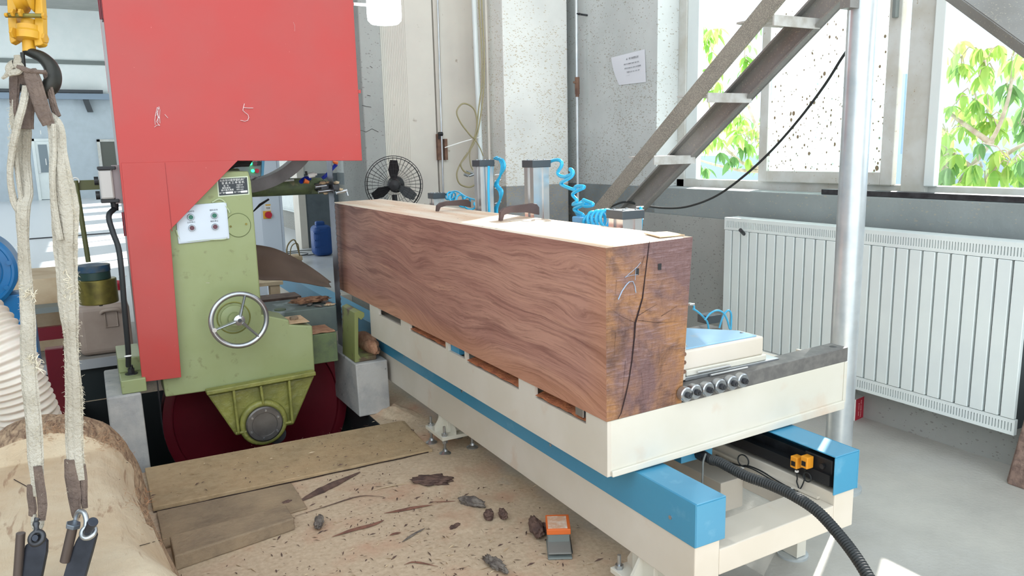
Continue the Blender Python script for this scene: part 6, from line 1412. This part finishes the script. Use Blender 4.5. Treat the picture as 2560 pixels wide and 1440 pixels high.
# ================================================================== steel stair behind the beam
XS0, XS1 = 2.28, 2.54
st = thing('steel_stair', 'steep steel stair of two stringers and open treads rising towards the pipe', 'stair', (2.53, 4.0, 0))
def stringer(x, pxa, pya, pxb, pyb, w_, m, name, edge):
    a, c = U(pxa, pya, 0, x), U(pxb, pyb, 0, x); d = (c - a).normalized(); a2 = a - d * ((a.z + .0) / d.z); c2 = a + d * ((2.12 - a.z) / d.z)
    nn_ = Vector((0, -d.z, d.y)) * w_ / 2
    P_ = [a2 - nn_, c2 - nn_, c2 + nn_, a2 + nn_]; b = MB().prism([(p.y, p.z) for p in P_], 0, x - .006, x + .006)
    if edge:
        for s_ in (-1, 1):
            Q = [a2 + nn_ * s_, c2 + nn_ * s_, c2 + nn_ * s_ * .84, a2 + nn_ * s_ * .84]; b.prism([(p.y, p.z) for p in Q], 0, x, x + edge)
    b.build(name, m, st); return a, d
aL, dL = stringer(XS0, 1520, 500, 1935, 0, .075, irond, 'stringer', 0)
aR, dR = stringer(XS1, 1610, 497, 2078, 0, .108, iron, 'stringer', -.035)
for (px, py) in ((1640, 393), (1775, 233), (1935, 38), (1510, 560)):
    q = U(px, py, 0, XS0)
    zt3 = q.z; k = (zt3 - aL.z) / dL.z; yy = aL.y + dL.y * k
    MB().box(XS0 + .0065, XS1 - .0065, yy - .07, yy + .12, zt3 - .004, zt3 + .004).box(XS0 + .0065, XS1 - .0065, yy - .07, yy - .062, zt3 - .035, zt3 - .004).build('tread', mat('tread_dusty', (200, 200, 196), .6, c2=(176, 172, 164), ns=20), st)
for k in ():
    kk = (k - aL.z) / dL.z; yy = aL.y + dL.y * kk
    MB().box(XS0, XS1 + .01, yy - .07, yy + .07, k - .004, k + .004).build('tread', bpy.data.materials['tread_dusty'], st)
# pipe post
pq = D(2122, 640, 2.78); px_, py_ = pq.x, pq.y
pt = thing('pipe_post', 'tall shiny galvanised pipe post standing behind the carriage', 'post', (px_, py_, 0))
MB().cyl((px_, py_, 0), (px_, py_, 3.2), .0475, n=40).build('pipe', galv, pt, smooth=60)
MB().cyl((px_, py_, 0), (px_, py_, .012), .09, n=32).build('base_flange', galv, pt, smooth=40)
q = U(2105, 8, 1, py_ - .02)
MB().box(px_ - .09, px_ - .04, py_ - .02, py_ + .02, q.z - .01, q.z + .03).build('bracket', iron, pt)
# brace at the upper right
q0, q1 = D(2400, -60, 2.5), D(2700, 150, 2.2)
d = (q1 - q0).normalized(); s_ = d.cross(fw).normalized() * .065
P_ = [q0 - s_, q1 - s_, q1 + s_, q0 + s_]
br_ = thing('steel_brace', 'wide dark steel brace crossing the upper right corner', 'brace', tuple((q0 + q1) / 2))
MB().hexa([tuple(p - fw * .003) for p in P_] + [tuple(p + fw * .003) for p in P_]).build('web', iron, br_)
s2 = s_.normalized() * .004
for sg in (-1, 1):
    e0, e1 = q0 + s_ * sg, q1 + s_ * sg
    MB().hexa([tuple(e0 - s2), tuple(e1 - s2), tuple(e1 + s2), tuple(e0 + s2), tuple(e0 - s2 + fw * .05), tuple(e1 - s2 + fw * .05), tuple(e1 + s2 + fw * .05), tuple(e0 + s2 + fw * .05)]).build('flange', iron, br_)
e0, e1 = D(2480, -40, 2.6), D(2620, 60, 2.5)
MB().tube([e0, e1], .008, 8).build('rod', steel, br_, smooth=50)
# hanging black cable
cpts = [U(1520, 520, 0, 2.45), U(1560, 505, 0, 2.5), U(1600, 512, 0, 2.55), U(1660, 520, 0, 2.6), U(1720, 516, 0, 2.65), U(1790, 490, 0, 2.7), U(1860, 440, 0, 2.7), U(1930, 375, 0, 2.7), U(2000, 295, 0, 2.65), U(2060, 215, 0, 2.6), U(2100, 152, 0, 2.56), U(2135, 95, 0, 2.54), U(2150, 20, 0, 2.54)]
o = MB().tube(bez(cpts, 10), .0055, 10).build('black_cable', rubber, smooth=60); tag(o, 'black cable swooping from the stair foot up to the pipe post', 'cable')
# ================================================================== fan, hoses by the door
fy = 4.42; fc = U(985, 462, 1, fy); 
fn = thing('wall_fan', 'black industrial fan with a wire cage behind the beam', 'fan', (fc.x, fy, 0))
Rf = U(1053, 480, 1, fy).x - U(985, 470, 1, fy).x
ax_ = Vector((-.35, -1, .0)).normalized(); fx_, fyv, fz = MB().frame(ax_)
cc = Vector((fc.x, fy, fc.z)); Rf = .172
b = MB()
for (rr, off) in ((Rf, .0), (Rf * .93, .030), (Rf * .93, -.03)): b.ring(cc + ax_ * off, ax_, rr, .0022, 56, 6)
b.build('cage_rim', blackp, fn, smooth=60)
b = MB()
for k in range(40):
    a = 2 * math.pi * k / 40
    e = (fx_ * math.cos(a) + fyv * math.sin(a)); e2 = (fx_ * math.cos(a + .25) + fyv * math.sin(a + .25))
    b.tube([cc + ax_ * .065 + e2 * .03, cc + ax_ * .06 + e * Rf * .55, cc + ax_ * .03 + e * Rf * .93, cc + e * Rf], .0009, 4)
    b.tube([cc - ax_ * .055 + e2 * .03, cc - ax_ * .05 + e * Rf * .55, cc - ax_ * .03 + e * Rf * .93, cc + e * Rf], .0009, 4)
for rr, o_ in ((.35, .062), (.55, .06), (.75, .047)): b.ring(cc + ax_ * o_, ax_, Rf * rr, .0009, 40, 4)
b.build('cage_wires', blackp, fn)['kind'] = 'stuff'
MB().lathe([(.02, -.05), (.038, -.04), (.04, .02), (.03, .045), (0, .05)], cc, ax_, 24).build('motor_hub', blackp, fn, smooth=40)
MB().lathe([(.03, 0), (.05, -.02), (.05, -.09), (.03, -.11), (0, -.11)], cc + Vector((.02, .02, -.0)), ax_, 20).build('motor', blackp, fn, smooth=40)
for k in range(3):
    a = math.radians(150 + 120 * k); e = fx_ * math.cos(a) + fyv * math.sin(a); s_ = ax_.cross(e)
    P_ = [cc + e * .03 - s_ * .012 + ax_ * .01, cc + e * .09 - s_ * .035 + ax_ * .015, cc + e * .145 - s_ * .026 + ax_ * .012, cc + e * .148 + s_ * .016 - ax_ * .008, cc + e * .09 + s_ * .03 - ax_ * .015, cc + e * .03 + s_ * .014 - ax_ * .01]
    o = MB().add(P_, [(0, 1, 2, 3, 4, 5)]).build('blade', blackp, fn); m_ = o.modifiers.new('s', 'SOLIDIFY'); m_.thickness = .002
MB().tube([cc - Vector((0, 0, .06)), (fc.x, fy + .03, .02)], .016, 10).build('stand_pole', blackp, fn, smooth=50)
MB().cyl((fc.x, fy + .03, 0), (fc.x, fy + .03, .03), .18, .17, 28).build('stand_base', blackp, fn, smooth=40)
YHs = 4.86
hs = thing('air_hose', 'yellowed clear air hose looped and tied beside the door panels', 'hose', tuple(U(1190, 350, 1, YHs)))
hp_ = [[(1196, -200), (1197, 0), (1203, 100), (1205, 200), (1197, 270), (1192, 320), (1188, 350), (1175, 375), (1160, 395), (1146, 420), (1142, 440), (1150, 460), (1172, 468), (1188, 462)],
       [(1202, -200), (1204, 0), (1210, 120), (1209, 220), (1200, 300), (1188, 345), (1165, 325), (1148, 300), (1142, 278), (1155, 260), (1172, 262), (1186, 275), (1192, 300), (1190, 330), (1180, 360), (1166, 390), (1152, 410), (1160, 428), (1175, 434)],
       [(1186, 345), (1200, 370), (1208, 390)], [(1188, 350), (1175, 380), (1176, 410), (1182, 425)]]
b = MB()
for k, pts in enumerate(hp_): b.tube(bez([U(x, y, 1, YHs - .012 * k) for x, y in pts], 8), .0055 if k < 2 else .004, 8)
b.build('hose', yhose, hs, smooth=70)
b = MB()
for (p, q) in (((1166, 428), (1182, 434)), ((1172, 440), (1184, 436)), ((1160, 436), (1170, 440))): b.cyl(U(*p, 1, YHs), U(*q, 1, YHs), .009, n=8)
b.build('quick_coupling', steel, hs, smooth=40)
MB().tube([U(1112, 369, 1, YHs), U(1155, 355, 1, YHs), U(1188, 346, 1, YHs), U(1202, 342, 1, YHs)], .0035, 6).build('tie', whitem, hs)
# hanging lamp
lp = thing('hanging_lamp', 'bright white hanging work lamp above the door panels', 'lamp', tuple(U(962, 60, 1, 4.2)))
lc_ = U(960, 0, 1, 4.2); lb_ = U(962, 62, 1, 4.2); lr = .5 * (U(1001, 20, 1, 4.2) - U(920, 20, 1, 4.2)).length
MB().lathe([(lr * .35, 0), (lr * .8, .006), (lr * .97, .022), (lr, .05), (lr, .22), (lr * .8, .26), (.03, .28)], (lb_.x, 4.2, lb_.z), n=36).build('diffuser', m_lamp, lp, smooth=60)
MB().cyl((lb_.x, 4.2, lb_.z + .28), (lb_.x, 4.2, lb_.z + .36), .035, n=20).tube([(lb_.x, 4.2, lb_.z + .36), (lb_.x, 4.2, 6.45)], .005, 8).build('cord', whitem, lp)
MB().tube([U(884, 10, 1, 4.2), U(925, 13, 1, 4.2)], .008, 8).build('bar', whitem, lp)
# ================================================================== cabinets beyond the saw
yc_ = 7.2
x0_, x1_ = U(640, 600, 1, yc_).x - .25, U(716, 640, 1, yc_).x
ec = thing('electric_cabinet', 'tall pale blue-grey electric cabinet with a red rotary switch', 'cabinet', (x0_, yc_, 0))
MB().box(x0_, x1_, yc_, yc_ + .4, .0, 1.95).build('body', whiteb, ec, bevel=.004)
MB().box(x0_ + .02, x1_ - .03, yc_ - .014, yc_, .06, 1.92).build('door', whiteb, ec, bevel=.002)
q = U(668, 537, 1, yc_ - .02)
MB().box(q.x - .035, q.x + .035, yc_ - .02, yc_ - .012, q.z - .035, q.z + .035).build('switch_plate', mat('yellow_plate', (236, 180, 60), .5), ec)
MB().cyl((q.x + .008, yc_ - .02, q.z), (q.x + .008, yc_ - .05, q.z), .030, n=20).build('rotary_switch', mat('switch_red', (200, 36, 60), .4), ec, smooth=40)
q = U(670, 519, 1, yc_ - .02); MB().box(q.x - .03, q.x + .028, yc_ - .017, yc_ - .014, q.z - .03, q.z + .03).build('warning_label', whitem, ec)
MB().box(q.x - .02, q.x + .024, yc_ - .019, yc_ - .017, q.z + .018, q.z + .03).build('yellow_strip', mat('yellow_plate', (236, 180, 60)), ec)
text('电源', 'printed_text', .018, (q.x, yc_ - .018, q.z - .005), (1, 0, 0), (0, 0, 1), inkm, ec)
for k in range(9): pass
lx0, lx1 = U(685, 740, 1, yc_ - .4).x, U(705, 740, 1, yc_ - .4).x
cdk = thing('control_desk', 'grey control desk with lit green buttons and a blue edge, behind the saw', 'control desk', (1.0, 5.6, 0))
yd2 = 5.5
def CD(px, py): return U(px, py, 1, yd2)
a, c = CD(590, 395), CD(664, 440)
MB().hexa([(a.x, yd2, c.z - .0), (CD(655, 440).x, yd2, c.z), (CD(655, 440).x, yd2 + .2, c.z), (a.x, yd2 + .2, c.z), (a.x, yd2 + .04, a.z + .12), (CD(672, 400).x + .01, yd2 + .04, a.z + .12), (CD(672, 400).x + .01, yd2 + .25, a.z + .12), (a.x, yd2 + .25, a.z + .12)]).build('console', mat('console_grey', (120, 128, 128), .5), cdk)
MB().hexa([(CD(652, 441).x, yd2 - .01, c.z - .01), (CD(658, 441).x, yd2 - .01, c.z - .01), (CD(658, 441).x, yd2 + .2, c.z - .01), (CD(652, 441).x, yd2 + .2, c.z - .01), (CD(662, 395).x, yd2 + .02, a.z + .12), (CD(670, 395).x, yd2 + .02, a.z + .12), (CD(670, 395).x, yd2 + .25, a.z + .12), (CD(662, 395).x, yd2 + .25, a.z + .12)]).build('edge_trim', blue, cdk)
MB().box(a.x + .05, CD(650, 440).x, yd2 + .06, yd2 + .18, 0, c.z).build('pedestal', whiteb, cdk)
for (px, py, m_) in ((627, 409, m_led), (632, 427, m_led), (638, 409, MATS['button_dark_red']), (642, 427, MATS['switch_red'] if 'switch_red' in MATS else redp), (648, 408, blackp)):
    q = CD(px, py); zz_ = q.z; yo = yd2 + .04 * (zz_ - c.z) / (a.z + .12 - c.z); MB().cyl((q.x, yo + .004, zz_), (q.x, yo - .014, zz_), .015 if m_ is not m_led else .011, n=14).build('button', m_, cdk)
# white fridge-like louvre and wood offcuts near the cabinet base
o = MB()
lv = U(695, 715, 1, 6.6)
o.box(lv.x - .06, lv.x + .06, 6.6, 6.9, 0, .36)
o = o.build('louvred_unit', whiteb); tag(o, 'small white louvred unit on the floor behind the saw table', 'unit')
for k in range(14): MB().box(lv.x - .05, lv.x + .05, 6.59, 6.6, .03 + k * .022, .04 + k * .022).build('louvre', mat('louvre_grey', (150, 160, 168), .5), o)
tb1 = U(668, 712, 1, 5.0)
pl_ = thing('wooden_pallet', 'corner of a pale wooden pallet behind the green saw body', 'pallet', (tb1.x, 5.0, 0))
MB().box(tb1.x - .35, tb1.x + .09, 4.95, 5.3, tb1.z - .0, tb1.z + .022).build('deck_board', palew, pl_)
MB().box(tb1.x + .01, tb1.x + .07, 4.96, 5.02, .0, tb1.z).build('post', palew, pl_)
MB().box(tb1.x - .32, tb1.x - .26, 4.96, 5.02, 0, tb1.z).build('post', palew, pl_)
# blue canister
yj = 9.9; j0, j1 = U(789, 632, 1, yj), U(832, 562, 1, yj)
bj = thing('blue_canister', 'blue plastic canister on the floor by the grey wall', 'canister', ((j0.x + j1.x) / 2, yj, 0))
MB().box(j0.x, j1.x, yj, yj + .26, 0, j1.z).build('body', plastb, bj, bevel=.07, seg=4)
MB().box(j0.x + .05, j1.x - .08, yj + .08, yj + .16, j1.z - .02, j1.z + .05).build('handle', plastb, bj, bevel=.02)
for k in range(3): MB().box(j0.x - .004, j0.x + .09, yj - .006, yj + .02, .12 + k * .09, .135 + k * .09).build('moulded_rib', plastb, bj)
# junk frame and cable coil on the floor
yk = 9.4; b0_ = U(716, 620, 1, yk); b1_ = U(748, 562, 1, yk)
jk = thing('scrap_heap', 'heap of brown straps and boards on the floor beyond the cabinet', 'scrap', (b0_.x, yk, 0))
MB().tube(bez([(b0_.x - .0, yk, .0), (b0_.x + .01, yk, .22), (b0_.x + .1, yk, .30), (b1_.x - .03, yk, .15), (b1_.x, yk, .0)], 6), .02, 8, .4).tube(bez([(b0_.x + .05, yk + .1, 0), (b0_.x + .08, yk + .1, .2), (b0_.x + .16, yk + .1, .24), (b1_.x, yk + .1, .1)], 6), .015, 8, .4).build('strap', mat('brown_strap', (120, 104, 66), .7), jk)
MB().box(b0_.x, b1_.x - .02, yk - .1, yk + .2, 0, .05).build('board', oldwood, jk)
MB().box(b0_.x + .02, b1_.x, yk - .05, yk + .22, .05, .10).build('board', palew, jk)
cr = U(745, 640, 2, 0)
b = MB(); b.ring((cr.x + .12, cr.y + .2, .012), (0, 0, 1), .28, .007, 40, 6); b.ring((cr.x - .02, cr.y + .05, .02), (0, 0, 1), .16, .007, 32, 6)
b.tube(bez([(cr.x - .15, cr.y, .01), (cr.x - .1, cr.y + .3, .05), (cr.x - .12, cr.y + .6, .1), (cr.x - .2, cr.y + .9, .01)], 6), .007, 6)
o = b.build('coiled_cable', mat('grey_cable_m', (96, 100, 98)), smooth=60); tag(o, 'thin grey cable lying in loose coils on the floor near the blue canister', 'cable')
# far bench things left
ln = U(150, 595, 2, 0)
o = MB().tube([(U(70, 599, 2, 0).x, U(70, 599, 2, 0).y, .01), (U(275, 584, 2, 0).x, U(275, 584, 2, 0).y, .01)], .012, 6).build('floor_rope', mat('dark_rope', (70, 72, 76), .8)); tag(o, 'dark rope stretched across the far floor', 'rope')
